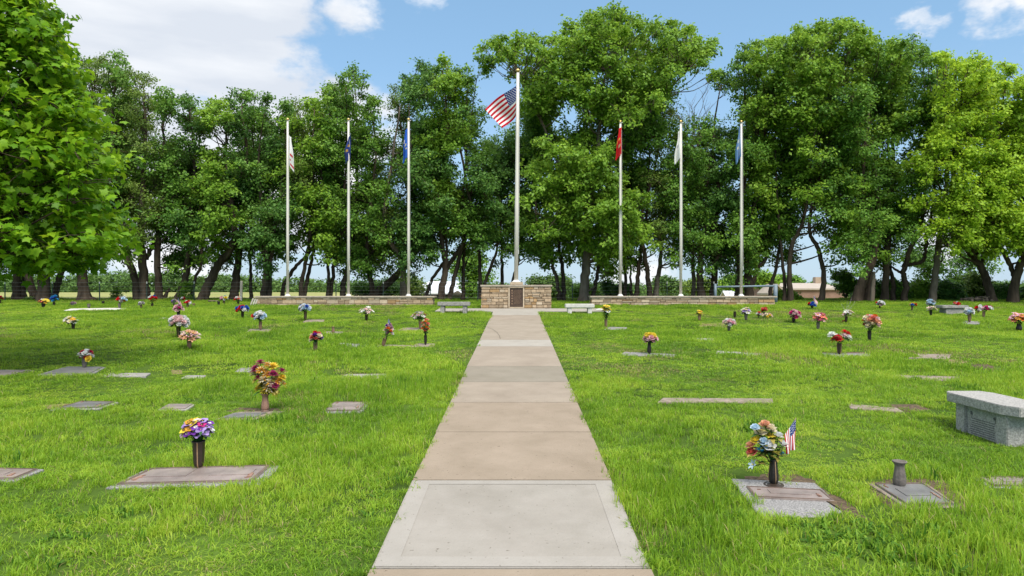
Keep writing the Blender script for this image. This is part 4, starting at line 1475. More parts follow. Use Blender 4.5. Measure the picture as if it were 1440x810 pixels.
# (base px, base py, vase (height, width, style, material, words, trim, lean) or None, bouquet (box, kind, n, colours, label, leaf) or None)
ROWS = [
    (0, 426, (4, 3, 'pot', 'bronze_dark', 'tiny dark vase'), ((-5, 4, 416, 424), 'rose', 5, ['red', 'crimson'], 'small red bouquet cut by the left edge of the lawn'), None),
    (61, 433, (6, 5, 'pot', 'vase_black', 'low black pot'), ((54, 69, 419, 429), 'daisy', 12, ['yellow', 'white', 'crimson', 'purple', 'gold'], 'yellow, white and crimson posy in a low pot, far left'), None),
    (76, 430.5, (5, 3.5, 'pot', 'bronze_dark', 'short brown vase'), ((71, 81, 415, 427), 'rose', 8, ['skyblue', 'blue', 'skyblue'], 'all blue bouquet before the tree trunks, far left'), None),
    (102.5, 430, None, ((99, 106, 424, 430), 'rose', 5, ['greywhite', 'mauve'], 'faded grey posy lying low beside an empty vase'), None),
    (125, 434, (6.5, 4.5, 'cyl', 'vase_grey', 'empty brown vase on the long pale concrete strip'), None, None),
    (145, 427.5, (4, 4, 'pot', 'vase_black', 'tiny empty black vase near the flared tree stump'), None, None),
    (168, 434, (7, 4, 'cyl', 'vase_grey', 'grey vase'), ((164, 178, 416, 428), 'rose', 10, ['red', 'white', 'lightblue', 'red', 'greywhite'], 'red, white and pale blue bouquet at the strip end'), None),
    (198.5, 434, (5, 3, 'cyl', 'bronze_pink', 'pinkish vase'), ((194, 203, 424, 431), 'rose', 6, ['white', 'greywhite'], 'small all white bouquet in front of twin trunks, left'), None),
    (214, 431.5, (4, 3.5, 'pot', 'bronze_dark', 'tiny dark pot'), ((208, 221, 415, 424), 'rose', 10, ['red', 'red', 'blue', 'white'], 'red bouquet with blue and white on yellow green stems', 'leaf_yellow'), None),
    (103, 462.5, (8, 5, 'pot', 'bronze_dark', 'short dark bronze vase'), ((88, 108, 444, 459), 'daisy', 14, ['white', 'cream', 'white', 'yellow', 'gold'], 'white and cream bouquet with yellow at its right side'), None),
    (251, 447, (9, 4.5, 'cyl', 'vase_black', 'black vase'), ((243, 258, 428, 441), 'rose', 11, ['pink', 'hotpink', 'mauve', 'palepink'], 'pink and mauve bouquet with a small flag stuck in it'), 'flag'),
    (251, 474.5, (14, 6, 'cyl', 'bronze_dark', 'dark bronze vase with a copper stripe', True), ((238, 265, 443, 464), 'rose', 22, ['palepink', 'white', 'white', 'palepink'], 'large round bunch of white and pale pink roses'), None),
    (266.3, 491.5, (13, 7, 'cyl', 'bronze_pink', 'pink tan vase'), ((253, 280, 464, 485), 'lily', 18, ['peach', 'palepink', 'pink', 'peach'], 'peach and pink lily bouquet, nearest of three in a line'), None),
    (244.5, 430, (3, 3, 'pot', 'bronze_tan', 'tiny tan vase'), ((240.5, 249, 420.5, 428.5), 'rose', 6, ['lilac', 'greywhite', 'palepink'], 'small faded lilac bouquet behind the pink one with flag'), None),
    (257.5, 423, None, ((254, 261, 417, 423), 'rose', 6, ['red', 'blue', 'white'], 'small red, white and blue posy against the ivy trunk'), None),
    (264, 433, (5, 4, 'pot', 'bronze_tan', 'short brown vase'), ((258.5, 269, 422.5, 429.5), 'rose', 7, ['red', 'white', 'white'], 'half red, half white bouquet in front of the ivy trunk'), None),
    (272.5, 430.5, (3.5, 4, 'pot', 'bronze_tan', 'tiny empty brown vase right of the half red bouquet'), None, None),
    (307.5, 429, (5, 4, 'pot', 'vase_black', 'small empty black vase beside a thin log'), None, None),
    (315, 427, (4, 3, 'pot', 'bronze_tan', 'short tan vase'), ((309, 321, 416, 425), 'rose', 8, ['yellow', 'white', 'skyblue', 'pink'], 'yellow, pale blue and pink bouquet before the leaning trunk'), None),
    (335, 428, (4, 3.5, 'pot', 'bronze_dark', 'short dark vase'), ((329, 340, 416.5, 425), 'rose', 8, ['red', 'white', 'coral', 'white'], 'red and white bouquet beside the pale wooden post'), None),
    (341, 448.5, (10, 4.5, 'cyl', 'bronze_dark', 'dark bronze vase'), ((331, 351, 429, 441), 'rose', 16, ['red', 'blue', 'white', 'blue', 'red'], 'patriotic red, white and blue bouquet left of the low wall'), None),
    (366.3, 464.5, (12, 5, 'cyl', 'bronze_tan', 'tan vase'), ((356, 375, 437.5, 453), 'rose', 15, ['white', 'lightblue', 'lightblue', 'white'], 'white and light blue bouquet with one red bloom left', 'leaf_green', ('red', 357.5, 444)), None),
    (118.7, 521, (16.5, 7, 'cyl', 'vase_grey', 'grey vase'), ((111, 131, 491, 508), 'rose', 14, ['white', 'crimson', 'white', 'crimson', 'red'], 'white and crimson bouquet with one yellow bloom on pale slab', 'leaf_green', ('yellow', 128, 504)), None),
    (429.4, 451.5, (12, 4.5, 'cyl', 'bronze_dark', 'dark bronze vase with a pale stripe', True), ((418.5, 438, 427.5, 440), 'rose', 15, ['white', 'blue', 'white', 'lightblue'], 'white and blue bouquet in front of the left low wall'), None),
    (515.3, 450.5, (8, 4.5, 'cyl', 'bronze_dark', 'dark vase'), ((505.5, 525, 432, 445), 'lily', 12, ['pink', 'white', 'palepink', 'white'], 'pink and white bouquet below the second flagpole'), None),
    (468.5, 469, (9.5, 4.8, 'urn', 'bronze_tan', 'small empty brown vase alone on the left lawn'), None, None),
    (443.5, 496, (14, 6.5, 'cyl', 'bronze_tan', 'wide brown vase'), ((435.5, 455, 465.5, 484), 'rose', 14, ['purple', 'purple', 'coral', 'cream', 'red'], 'purple bouquet with red and cream blooms in a brown vase'), None),
    (538, 487, (12, 6, 'cyl', 'bronze_tan', 'tilted brown vase leaning right', False, 0.30), ((540, 554, 455, 476), 'rose', 11, ['mauve', 'orange', 'white', 'purple', 'palepink'], 'mixed orange, white and mauve bunch in the tilted vase'), 'flag'),
    (591, 463.5, (12, 5, 'cyl', 'bronze_tan', 'brown vase'), ((579.5, 600, 438, 453), 'lily', 15, ['white', 'mauve', 'greywhite', 'brown'], 'dried white, mauve and brown bouquet behind the orange bunch'), None),
    (598.4, 484.5, (14, 4.6, 'cyl', 'vase_black', 'black vase'), ((592.5, 604.5, 447.5, 472), 'rose', 18, ['orange', 'peach', 'cream', 'coral'], 'tall narrow bunch of orange and peach blooms by the path'), None),
    (852, 463, (12, 4.6, 'cyl', 'bronze_tan', 'brown vase'), ((845.5, 860, 428, 443), 'daisy', 13, [('yellow', 'gold'), ('white', 'yellow'), ('yellow', 'gold')], 'tall bunch of yellow and white daisies right of the path'), None),
    (913, 497.5, (15, 6.4, 'slim', 'vase_black', 'black urn shaped vase'), ((904.5, 925.5, 467.5, 486), 'rose', 20, ['yellow', 'pink', 'palepink'], 'round bouquet, yellow on top and pink below'), None),
    (983.7, 452.5, (9, 4.6, 'cyl', 'bronze_pink', 'pinkish vase'), ((978.5, 988.5, 435.5, 445), 'daisy', 8, [('yellow', 'gold'), ('gold', 'brown'), ('yellow', 'gold'), ('blue', 'dark')], 'small yellow bouquet with a blue bloom, below the wall'), None),
    (1025, 465.5, (8, 5, 'cyl', 'vase_grey', 'dull grey vase'), ((1017.5, 1035.5, 447.5, 461), 'rose', 13, ['pink', 'white', 'palepink', 'cream'], 'pink bouquet with white and cream on the left side'), None),
    (1033.3, 446, (9, 4.2, 'cyl', 'bronze_dark', 'dark empty vase with a white base below the right wall'), None, None),
    (1049, 451.5, (9, 5, 'cyl', 'vase_grey', 'grey vase'), ((1041.5, 1056, 431.5, 446), 'daisy', 15, [('white', 'yellow'), ('cream', 'gold'), ('lilac', 'dark'), ('white', 'yellow')], 'white and cream bouquet with lilac below the farthest right flagpole'), None),
    (1074.5, 446, (7, 4, 'cyl', 'vase_grey', 'thin grey vase'), ((1070, 1080, 432, 440), 'rose', 5, ['red', 'coral'], 'single red bunch standing above a low pink wreath'), None),
    (1066.5, 447, None, ((1063.5, 1071, 438, 447), 'rose', 5, ['white', 'red', 'white'], 'white posy with a red bloom lying left of the wreath'), None),
    (1080, 447.5, None, ((1071, 1087, 440, 447.5), 'rose', 11, ['palepink', 'pink', 'cream', 'yellow'], 'low pink and cream wreath lying on the grass'), None),
    (1116, 453.5, (7, 5, 'cyl', 'vase_black', 'short black vase'), ((1109.5, 1126, 435.5, 450.5), 'rose', 17, ['pink', 'palepink', 'hotpink', 'palepink'], 'round pink bouquet right of the low wall end'), None),
    (1150.5, 464, (11, 5, 'cyl', 'vase_grey', 'tall grey vase'), ((1142.5, 1162.5, 438, 456), 'daisy', 16, [('coral', 'gold'), ('pink', 'gold'), ('burgundy', 'gold'), ('coral', 'gold')], 'dried coral and dusky pink bouquet, loose and spreading'), None),
    (1189.3, 454.5, (9, 4.2, 'cyl', 'bronze_dark', 'dark leaning vase', False, 0.12), ((1185.5, 1199.5, 436, 446), 'lily', 9, ['white', 'palepink', 'greywhite', 'pink'], 'white and pink bouquet with tall thin sprigs'), 'sprig'),
    (1187, 454, None, ((1184, 1190, 450, 454), 'rose', 2, ['coral', 'orange'], 'fallen coral bloom at the foot of the leaning vase'), None),
    (1142, 434.5, (3, 4, 'pot', 'vase_black', 'tiny black pot'), ((1135.5, 1148.5, 424.5, 433), 'rose', 10, ['red', 'blue', 'white', 'blue', 'red'], 'red, white and blue bouquet with flag before the brown building'), 'flag'),
    (1180.4, 499.5, (16, 7, 'cyl', 'bronze_dark', 'dark bronze vase with a copper stripe', True), None, 'redwhite'),
    (1222.6, 480, (15, 5.6, 'cyl', 'vase_black', 'black vase'), ((1213.5, 1238, 442, 465.5), 'rose', 22, ['coral', 'palepink', 'peach', 'orange', 'cream'], 'large coral and peach bouquet in a black vase'), None),
    (1237, 434, (3, 2.5, 'pot', 'bronze_dark', 'tiny dark vase'), ((1231.5, 1245, 422.5, 432), 'rose', 11, ['white', 'palepink', 'red', 'white'], 'white bouquet with red blooms before the dark twin trunks'), None),
    (1282.5, 437, (6, 3, 'cyl', 'bronze_tan', 'thin tan vase'), ((1278.5, 1289, 425.5, 431.5), 'rose', 7, ['yellow', 'blue', 'red'], 'tiny yellow, blue and red posy, one of the farthest'), None),
    (1309, 439, (8, 3.6, 'cyl', 'bronze_dark', 'narrow dark vase'), ((1302.5, 1315, 420.5, 433), 'rose', 13, ['lightblue', 'greywhite', 'white', 'lightblue'], 'pale blue and white bouquet behind the cream one'), None),
    (1309, 445.5, (8, 4, 'cyl', 'vase_black', 'black vase'), ((1304.5, 1317, 430.5, 440), 'lily', 9, ['cream', 'palepink', 'cream'], 'cream and pale pink bouquet left of the far bench'), None),
    (1363.4, 455.5, (12, 5, 'cyl', 'bronze_tan', 'reddish brown vase'), ((1356, 1370, 432.5, 445), 'rose', 14, ['white', 'lightblue', 'white', 'white'], 'white and aqua bouquet in front of the far bench'), None),
    (1376, 441, (4, 3, 'pot', 'bronze_tan', 'tiny tan vase'), ((1370.5, 1383, 429, 440), 'rose', 9, ['white', 'red', 'red', 'white'], 'white and red bouquet left of the hot pink one'), None),
    (1383, 446.5, (9, 4, 'cyl', 'bronze_tan', 'brown vase leaning a little', False, 0.08), ((1381, 1396, 429.5, 438), 'rose', 10, ['hotpink', 'hotpink', 'palepink', 'white'], 'hot pink bouquet with white at right, near the trees'), None),
    (1433, 465.5, (10, 8, 'slim', 'vase_black', 'round bellied black vase'), ((1420.5, 1442, 438.5, 458), 'daisy', 20, [('orange', 'brown'), ('coral', 'gold'), ('gold', 'brown'), ('pink', 'gold')], 'orange, coral and gold bouquet cut by the right edge'), None),
]
for row in ROWS:
    (px, by, vs_, bq, extra) = row
    x, Y = gp(px, by)
    k = Y / F
    zb = float(gz(x, Y)) + 0.012
    zm = zb + 0.03
    lean = 0.0
    if vs_:
        hpx, wpx, st, m, words = vs_[:5]
        trim = vs_[5] if len(vs_) > 5 else False
        lean = vs_[6] if len(vs_) > 6 else 0.0
        if bq:
            short = bq[4].split(',')[0] if len(bq[4].split(',')[0].split()) > 3 else bq[4]
            lab = words + ' holding the ' + bq[4]
            ww = lab.split()
            lab = ' '.join(ww[:16])
        else:
            lab = words
        if extra == 'redwhite':
            lab = 'dark bronze vase with copper stripe holding the big red and white bouquet'
        while lab.split()[-1].strip(',') in ('a', 'the', 'of', 'with', 'on', 'in', 'at', 'and', 'to', 'by', 'its', 'one', 'left', 'beside', 'before', 'small', 'tall'):
            lab = ' '.join(lab.split()[:-1])
        vase(px, by, hpx, wpx, st, m, lab.strip(','), lean, trim=trim)
        zm = zb + hpx * k
    if bq:
        box, kind, n, cols, lab = bq[:5]
        leaf = bq[5] if len(bq) > 5 else 'leaf_green'
        ox = math.sin(lean) * (vs_[0] if vs_ else 0)
        r_ = bouquet(px + ox, Y, zb, zm, box, kind, n, cols, lab, leaf)
        if len(bq) > 6:
            c, bx, by2 = bq[6]
            o = bpy.data.objects.new('bloom', bloom_mesh('rose', c, c))
            o.location = ((bx - px - ox) * k, -0.06, EYE + (PY0 - by2) * k - zm)
            o.scale = (0.06, 0.06, 0.06)
            o.rotation_euler = (1.1, 0, 0)
            link(o, r_)
        if 'yellow and white daisies' in lab:       # bushy leaves under the daisies
            mb = MB()
            for i in range(46):
                a = i * 2.4
                z = i / 46 * 0.26
                leaf_blade(mb, (0.03 * math.cos(a), 0.03 * math.sin(a), z), (math.cos(a), math.sin(a), .5), .11, .05, V3(0, 0, 1))
            mb.build('leaf_bush', [M['leaf_green']], r_)
    if extra == 'flag':
        names = {251: 'small flag standing up out of the pink and mauve bouquet', 538: 'small furled flag leaning in the tilted vase',
                 1142: 'small flag standing in the bouquet before the brown building'}
        base = V3(x + 0.01, Y - 0.02, zm - 0.02)
        if px == 538:
            base = V3(x + 0.06, Y - 0.05, zm - 0.02)
            hand_flag(base, 1.0, W(546.5, 448, Y), names[px], 0.16, 0.14, 1.6)
        elif px == 251:
            hand_flag(base, 1.0, W(250.5, 418.5, Y), names[px], 0.2, 0.14, 1.5)
        else:
            hand_flag(base, 1.0, W(1144.5, 415.5, Y), names[px], 0.2, 0.14, 1.5)
    if extra == 'sprig':
        mb = MB()
        for (a, h) in ((-.25, .32), (.05, .42), (.28, .50), (.45, .38)):
            mb.tube([(0, 0, 0), (a * .15, 0, h * .5), (a * .5, 0, h)], [.004, .003, .0015], 4)
            for t in np.linspace(.4, 1, 6):
                leaf_blade(mb, (a * .5 * t, 0, h * t), (a + random.uniform(-1, 1), random.uniform(-1, 1), .8), .05, .012, V3(0, 0, 1))
        mb.build('sprig', [petal_mat('greywhite')], r_)

# the five bouquets one can see well, bloom by bloom
# 1: pansies on the double marker
vx, vY, vz, vH = vase(279.3, 663, 40, 17.0, 'cyl', 'bronze_dark', 'tall dark bronze vase with copper stripe on the wide double marker', trim=True)
k = vY / F
pb = bouquet(279.3, vY, vz, vz + vH, (254, 299, 587, 621), 'pansy', 40, [('lilac', 'dark'), ('purple', 'lilac'), ('yellow', 'brown'), ('lilac', 'white'), ('white', 'purple'), ('gold', 'brown'), ('purple', 'dark'), ('palepink', 'dark'), ('lilac', 'dark'), ('lilac', 'purple'), ('yellow', 'cream'), ('purple', 'white'), ('hotpink', 'dark')],
             'purple, lilac and yellow pansies in the tall vase on the double marker')
# 2: mums
vx, vY, vz, vH = vase(372.8, 579, 24.5, 11.5, 'urn', 'bronze_pink', 'tan bronze vase holding the tall yellow and burgundy mums')
bouquet(372.8, vY, vz, vz + vH, (353, 399, 505, 556), 'mum', 24, None, 'tall bunch of yellow and burgundy mums on the left lawn', 'leaf_yellow',
        custom={'size': 8.0, 'spots': [(366, 510, 'burgundy', 0), (358.5, 519, 'burgundy', .05), (376, 513, ('gold', 'cream'), 0), (382, 516, ('yellow', 'gold'), .1), (369, 520, ('gold', 'cream'), -.1), (356.5, 526, ('cream', 'gold'), .1),
                                        (364, 531, 'burgundy', -.05), (377, 526, ('gold', 'cream'), -.1), (386, 525, 'burgundy', -.1), (394, 523, 'burgundy', .1), (373, 533, ('cream', 'gold'), -.15), (396, 531, ('yellow', 'gold'), .05),
                                        (390, 535, ('gold', 'cream'), 0), (381, 537, ('cream', 'gold'), -.12), (388, 541, 'burgundy', -.1), (369, 541, ('yellow', 'gold'), 0), (379, 545, ('cream', 'gold'), -.05), (362, 547, ('yellow', 'gold'), .1),
                                        (396, 541, ('gold', 'cream'), .1), (373, 550, ('yellow', 'gold'), -.05), (384, 551, ('gold', 'yellow'), .05), (370, 525, 'burgundy', .2), (384, 530, ('gold', 'cream'), .25), (376, 540, 'burgundy', .25)]})
# 3: the near one on the right
vx, vY, vz, vH = vase(1088, 684, 38, 14, 'slim', 'vase_black', 'black bronze urn vase with disc foot on the rough granite slab', trim=True)
bouquet(1088, vY, vz, vz + vH, (1053, 1108, 595, 662), 'rose', 15, None, 'mixed white, sky blue, yellow and coral bouquet beside a small flag', 'leaf_yellow',
        custom={'size': 9.2, 'leaves': 7, 'spots': [(1062, 602, 'lightblue', 0), (1077, 599, ('peach', 'orange'), .05), (1084, 603, ('cream', 'yellow'), 0), (1070, 609, ('cream', 'yellow'), .05), (1063, 620, 'yellow', 0), (1072, 621, 'lightblue', -.1), (1083, 613, ('yellow', 'gold'), .0, 'daisy'),
                                        (1094, 613, 'white', -.05), (1099, 624, 'white', -.1), (1079, 626, ('white', 'lightblue'), -.15), (1070, 634, 'skyblue', -.1, 'lily'), (1058, 636, ('coral', 'peach'), 0), (1057, 628, 'peach', .05), (1060, 654, 'lightblue', -.05, 'lily'), (1098, 640, 'skyblue', .05, 'lily'),
                                        (1088, 607, 'cream', .15), (1068, 614, ('yellow', 'gold'), .15, 'daisy'), (1078, 612, 'green', .2)]})
hand_flag(V3(vx + 0.01, vY - 0.01, vz + vH - 0.03), -1.0, W(1119.5, 587.5, vY), 'small stick flag beside the near mixed bouquet',
          corners=[W(1119.3, 588, vY), W(1103.0, 612, vY - .02), W(1105.5, 639, vY - .05), W(1119, 630, vY - .03)])
# 4: red and white on the right lawn
x, Y = gp(1180.4, 499.5)
zb = float(gz(x, Y)) + 0.012
bouquet(1180.4, Y, zb, zb + 16 * Y / F, (1166, 1197, 464, 486), 'mum', 8, None, 'big red and white mum bouquet on the grey marker',
        custom={'size': 6.6, 'spots': [(1170, 471, 'white', 0), (1177, 476, ('red', 'crimson'), -.1), (1187, 472, ('palepink', 'white'), 0), (1192, 474, 'white', -.1), (1189, 467, ('red', 'crimson'), .1), (1194, 470, ('red', 'crimson'), .15), (1181, 474, ('red', 'crimson'), .2), (1174, 478, ('red', 'crimson'), .1)]})
# 5: the empty vase
vase(1265, 690, 37, 18, 'urn', 'vase_grey', 'empty fluted bronze vase standing on the slate grey plate')
# flowers lying on the far bench
kb = fb.location
r_ = bouquet(1345, kb.y + 0.2, 0, kb.z + 12.7 * kb.y / F, (1340, 1350, 424, 430), 'rose', 8, ['red', 'coral', 'lightblue', 'red'], 'red posy with a pale blue bloom lying on the far bench')

# ------------------------------------------------------------------ bare patches


def patch(pxs, m, h=0.006):
    pts = [gp(*p) for p in pxs]
    c = (sum(p[0] for p in pts) / len(pts), sum(p[1] for p in pts) / len(pts))
    mb = MB()
    out = []
    n = len(pts)
    for i in range(n):
        a, b = pts[i], pts[(i + 1) % n]
        for t in (0, .25, .5, .75):
            p = lerp2(a, b, t)
            f = random.uniform(.88, 1.12)
            out.append((c[0] + (p[0] - c[0]) * f, c[1] + (p[1] - c[1]) * f))
    vs = [(c[0], c[1], float(gz(*c)) + h + .004)] + [(lerp2(c, p, .6)[0], lerp2(c, p, .6)[1], float(gz(*lerp2(c, p, .6))) + h + .004) for p in out] + [(p[0], p[1], float(gz(*p)) - .003) for p in out]
    N = len(out)
    fs = [(0, 1 + i, 1 + (i + 1) % N) for i in range(N)] + [(1 + i, 1 + N + i, 1 + N + (i + 1) % N, 1 + (i + 1) % N) for i in range(N)]
    mb.add(vs, fs)
    o = mb.build('bare_soil', [M[m]], None, True)
    bm = bmesh.new()
    bm.from_mesh(o.data)
    bmesh.ops.recalc_face_normals(bm, faces=bm.faces)
    bm.to_mesh(o.data)
    bm.free()
    if sum(p.normal.z for p in o.data.polygons) < 0:
        o.data.flip_normals()
    tag(o, kind='structure')
    SOIL.append((c, pts, .84 if m == 'soil' else .5))


SOIL = []
patch([(1030, 667), (1060, 662), (1115, 662), (1150, 672), (1165, 688), (1205, 716), (1228, 738), (1212, 740), (1150, 690), (1140, 680), (1028, 676)], 'soil')
patch([(1206, 678), (1240, 674), (1304, 672), (1340, 680), (1352, 696), (1376, 724), (1352, 724), (1304, 684), (1222, 687)], 'soil')
patch([(1208, 690), (1224, 686), (1278, 722), (1262, 724)], 'soil')

patch([(312, 577), (335, 572), (398, 573), (404, 579), (333, 580)], 'soil')
patch([(1235, 570), (1290, 571), (1310, 577), (1270, 581)], 'soil')
patch([(1322, 506), (1350, 505), (1366, 509), (1352, 514), (1332, 512)], 'dry')
patch([(1362, 510), (1392, 512), (1404, 519), (1386, 521), (1366, 516)], 'soil')
patch([(1336, 516), (1352, 518), (1346, 522), (1330, 520)], 'dry')
patch([(1296, 527), (1345, 527), (1356, 534), (1310, 533)], 'soil')
patch([(240, 520), (256, 519), (258, 525), (241, 526)], 'dry')
patch([(984, 455), (1024, 455), (1028, 461), (980, 460)], 'dry')
patch([(55, 574), (110, 569), (100, 577), (60, 580)], 'dry')
patch([(474, 525), (550, 524), (552, 528), (478, 529)], 'soil')
patch([(1148, 494), (1222, 495), (1226, 498), (1148, 498)], 'soil')

# ------------------------------------------------------------------ grass


def field(x, y, seed, freqs):
    r = np.random.default_rng(seed)
    v = np.zeros_like(x)
    tot = 0
    for (f, amp, n) in freqs:
        for _ in range(n):
            a = r.uniform(0, 6.283)
            v += amp * np.sin(f * r.uniform(.7, 1.4) * (x * math.cos(a) + y * math.sin(a)) + r.uniform(0, 6.283))
            tot += amp * amp / 2
    return v / math.sqrt(tot)


def inside(q, x, y, d):
    q = order(q)
    ok = np.ones(len(x), bool)
    for i in range(4):
        a, b = q[i], q[(i + 1) % 4]
        ex_, ey_ = b[0] - a[0], b[1] - a[1]
        l = math.hypot(ex_, ey_) + 1e-9
        ok &= ((x - a[0]) * (-ey_) + (y - a[1]) * ex_) / l > d
    return ok


M['grass'] = leaf_mat('grass_blade', (0.076, 0.180, 0.013), (0.225, 0.395, 0.024), (0.45, 0.55, 0.065), 0.44, 0.5, 0.25, world_scale=0.6)
M['grass_dry'] = leaf_mat('grass_blade_dry', (0.20, 0.19, 0.07), (0.32, 0.27, 0.11), (0.42, 0.36, 0.17), 0.3, 0.6, 0.2)
tufts = bpy.data.collections.new('grass_tufts')


def tuft(name, n, rad, hmin, hmax, w, seed, splay=.55, dryness=.06, m=None):
    r = np.random.default_rng(seed)
    V, Fc, A, MI = [], [], [], []
    for i in range(n):
        a, d = r.uniform(0, 6.283), rad * math.sqrt(r.uniform(0, 1))
        bx, by = d * math.cos(a), d * math.sin(a)
        h = r.uniform(hmin, hmax)
        la = r.uniform(0, 6.283)
        lean = abs(r.normal(0, splay)) + .08
        ww = w * r.uniform(.7, 1.3)
        dx, dy = math.cos(la), math.sin(la)
        sa = la + 1.5708 + r.uniform(-.7, .7)
        sx, sy = math.cos(sa) * ww / 2, math.sin(sa) * ww / 2
        o = len(V)
        for (t, wf) in ((0, .8), (.38, 1.0), (.72, .75), (1, 0.08)):
            ang = lean * (t ** 1.3) * 1.25
            z = h * (math.sin(min(ang, 1.4)) / max(ang, 1e-3) if False else t * math.cos(ang * .8)) - (0.01 if t == 0 else 0)
            rr_ = h * t * math.sin(ang)
            cx, cy = bx + dx * rr_, by + dy * rr_
            V.append((cx - sx * wf, cy - sy * wf, z))
            V.append((cx + sx * wf, cy + sy * wf, z))
        c = r.uniform(0, 1)
        dry = r.uniform() < dryness
        for s in range(3):
            Fc.append((o + 2 * s, o + 2 * s + 1, o + 2 * s + 3, o + 2 * s + 2))
            A.append(c)
            MI.append(1 if dry else 0)
    me = fast_mesh(name, np.array(V), np.array(Fc), {'rnd': A}, [m or M['grass'], M['grass_dry']], MI, True)
    o = bpy.data.objects.new(name, me)
    tufts.objects.link(o)
    return o


for i in range(8):
    tuft('tuft_a%d' % i, 32, 0.07, 0.028, 0.074, 0.0044, 100 + i)
for i in range(6):
    tuft('tuft_b%d' % i, 46, 0.13, 0.030, 0.078, 0.0085, 200 + i)
M['weed'] = leaf_mat('weed_leaf', (0.05, 0.14, 0.014), (0.12, 0.26, 0.022), (0.22, 0.37, 0.035), 0.4)
for i in range(3):
    tuft('tuft_c%d' % i, 26, 0.07, 0.022, 0.055, 0.0044, 300 + i, .8, .42)
for i in range(2):
    tuft('tuft_d%d' % i, 42, 0.13, 0.024, 0.06, 0.008, 400 + i, .8, .40)
for i in range(2):
    tuft('tuft_e%d' % i, 16, 0.06, 0.03, 0.075, 0.013, 500 + i, .9, .0, M['weed'])

PTS = []
for (y0, y1, dens_, kind_) in ((2.6, 6.0, 230, 0), (6.0, 10.0, 170, 0), (10.0, 17.0, 62, 1), (17.0, 33.5, 40, 1)):
    xm = 0.80 * y1 + 1.2
    n = int(dens_ * 2 * xm * (y1 - y0))
    x = rng.uniform(-xm, xm, n)
    y = rng.uniform(y0, y1, n)
    ok = np.abs(x) < 0.80 * y + 1.2
    x, y = x[ok], y[ok]
    e = 0.004 if kind_ == 0 else 0.06
    ok = ~((x > PXL - e + 0.02 * np.sin(y * 9)) & (x < PXR + e - 0.02 * np.sin(y * 7 + 1)) & (y < 23.6))
    ok &= ~((x > xl - e) & (x < xr + e) & (y > 22.55) & (y < 24.5))
    ok &= ~((x > mx0 - .1) & (x < mx1 + .1) & (y > 24.4) & (y < 25.4))
    for (pa, pb_) in ((360, 608), (832, 1089)):
        a_, b_ = (pa - PX0) / F * YW, (pb_ - PX0) / F * YW
        ok &= ~((x > a_ - .1) & (x < b_ + .1) & (y > YW - .08) & (y < YW + .75))
    for (q_, d) in KEEP:
        ok &= ~inside(q_, x, y, d if kind_ == 0 else d + .0)
    for (c, pts, bare_) in SOIL:
        # thin growth over bare patches
        px_, py_ = np.array([p[0] for p in pts]), np.array([p[1] for p in pts])
        ins = np.zeros(len(x), bool)
        jn = len(pts) - 1
        for i in range(len(pts)):
            cnd = ((py_[i] > y) != (py_[jn] > y)) & (x < (px_[jn] - px_[i]) * (y - py_[i]) / (py_[jn] - py_[i] + 1e-12) + px_[i])
            ins ^= cnd
            jn = i
        ok &= ~(ins & (rng.uniform(size=len(x)) < bare_))
    x, y = x[ok], y[ok]
    PTS.append((x, y, np.full(len(x), kind_)))
X = np.concatenate([p[0] for p in PTS])
Y_ = np.concatenate([p[1] for p in PTS])
K_ = np.concatenate([p[2] for p in PTS])
hf = field(X, Y_, 3, [(0.9, 1, 4), (2.6, .9, 5), (6.5, .7, 5)])
hscale = np.clip(0.92 + 0.32 * hf, 0.42, 1.8)
# mown unevenly: broken hollows and ridges running across the plots
row_ = np.sin(Y_ * 2 * np.pi / 2.05 + 1.5 * field(X, Y_, 21, [(.5, 1, 4)])) * .6 + .6 * field(X, Y_, 22, [(.8, 1, 4), (2.2, .6, 4)])
hscale *= np.where(row_ > .95, .55, np.where(row_ > .7, .78, np.where(row_ < -1.0, 1.3, 1.0)))
# lush fringe beside the right of the path, clipped edge on the left
hscale *= 1 + 0.55 * np.exp(-((X - 1.15) / 0.35) ** 2) * np.clip((8 - Y_) / 4, 0, 1)
hscale *= rng.uniform(.75, 1.25, len(X))
hscale *= np.where(Y_ > 10, .85, 1.0)
thin_ok = rng.uniform(size=len(X)) < np.clip(.93 + .12 * field(X, Y_, 11, [(1.5, 1, 5), (4.5, 1, 5)]), .45, 1)
X, Y_, K_, hscale = X[thin_ok], Y_[thin_ok], K_[thin_ok], hscale[thin_ok]
Z_ = gz(X, Y_)
N = len(X)
pick = np.where(K_ == 0, rng.integers(0, 8, N), 8 + rng.integers(0, 6, N)).astype(np.int32)
dryf = field(X, Y_, 31, [(.7, 1, 5), (2.0, .8, 5), (5.5, .6, 5)]) + np.where(X > 3, .35, 0)
isdry = dryf + rng.normal(0, .35, N) > 1.5
pick = np.where(isdry, np.where(K_ == 0, 14 + rng.integers(0, 3, N), 17 + rng.integers(0, 2, N)), pick)
wf = field(X, Y_, 32, [(2.5, 1, 5), (6, .8, 5)])
pick = np.where((wf + rng.normal(0, .8, N) > 2.35) & (K_ == 0), 19 + rng.integers(0, 2, N), pick).astype(np.int32)
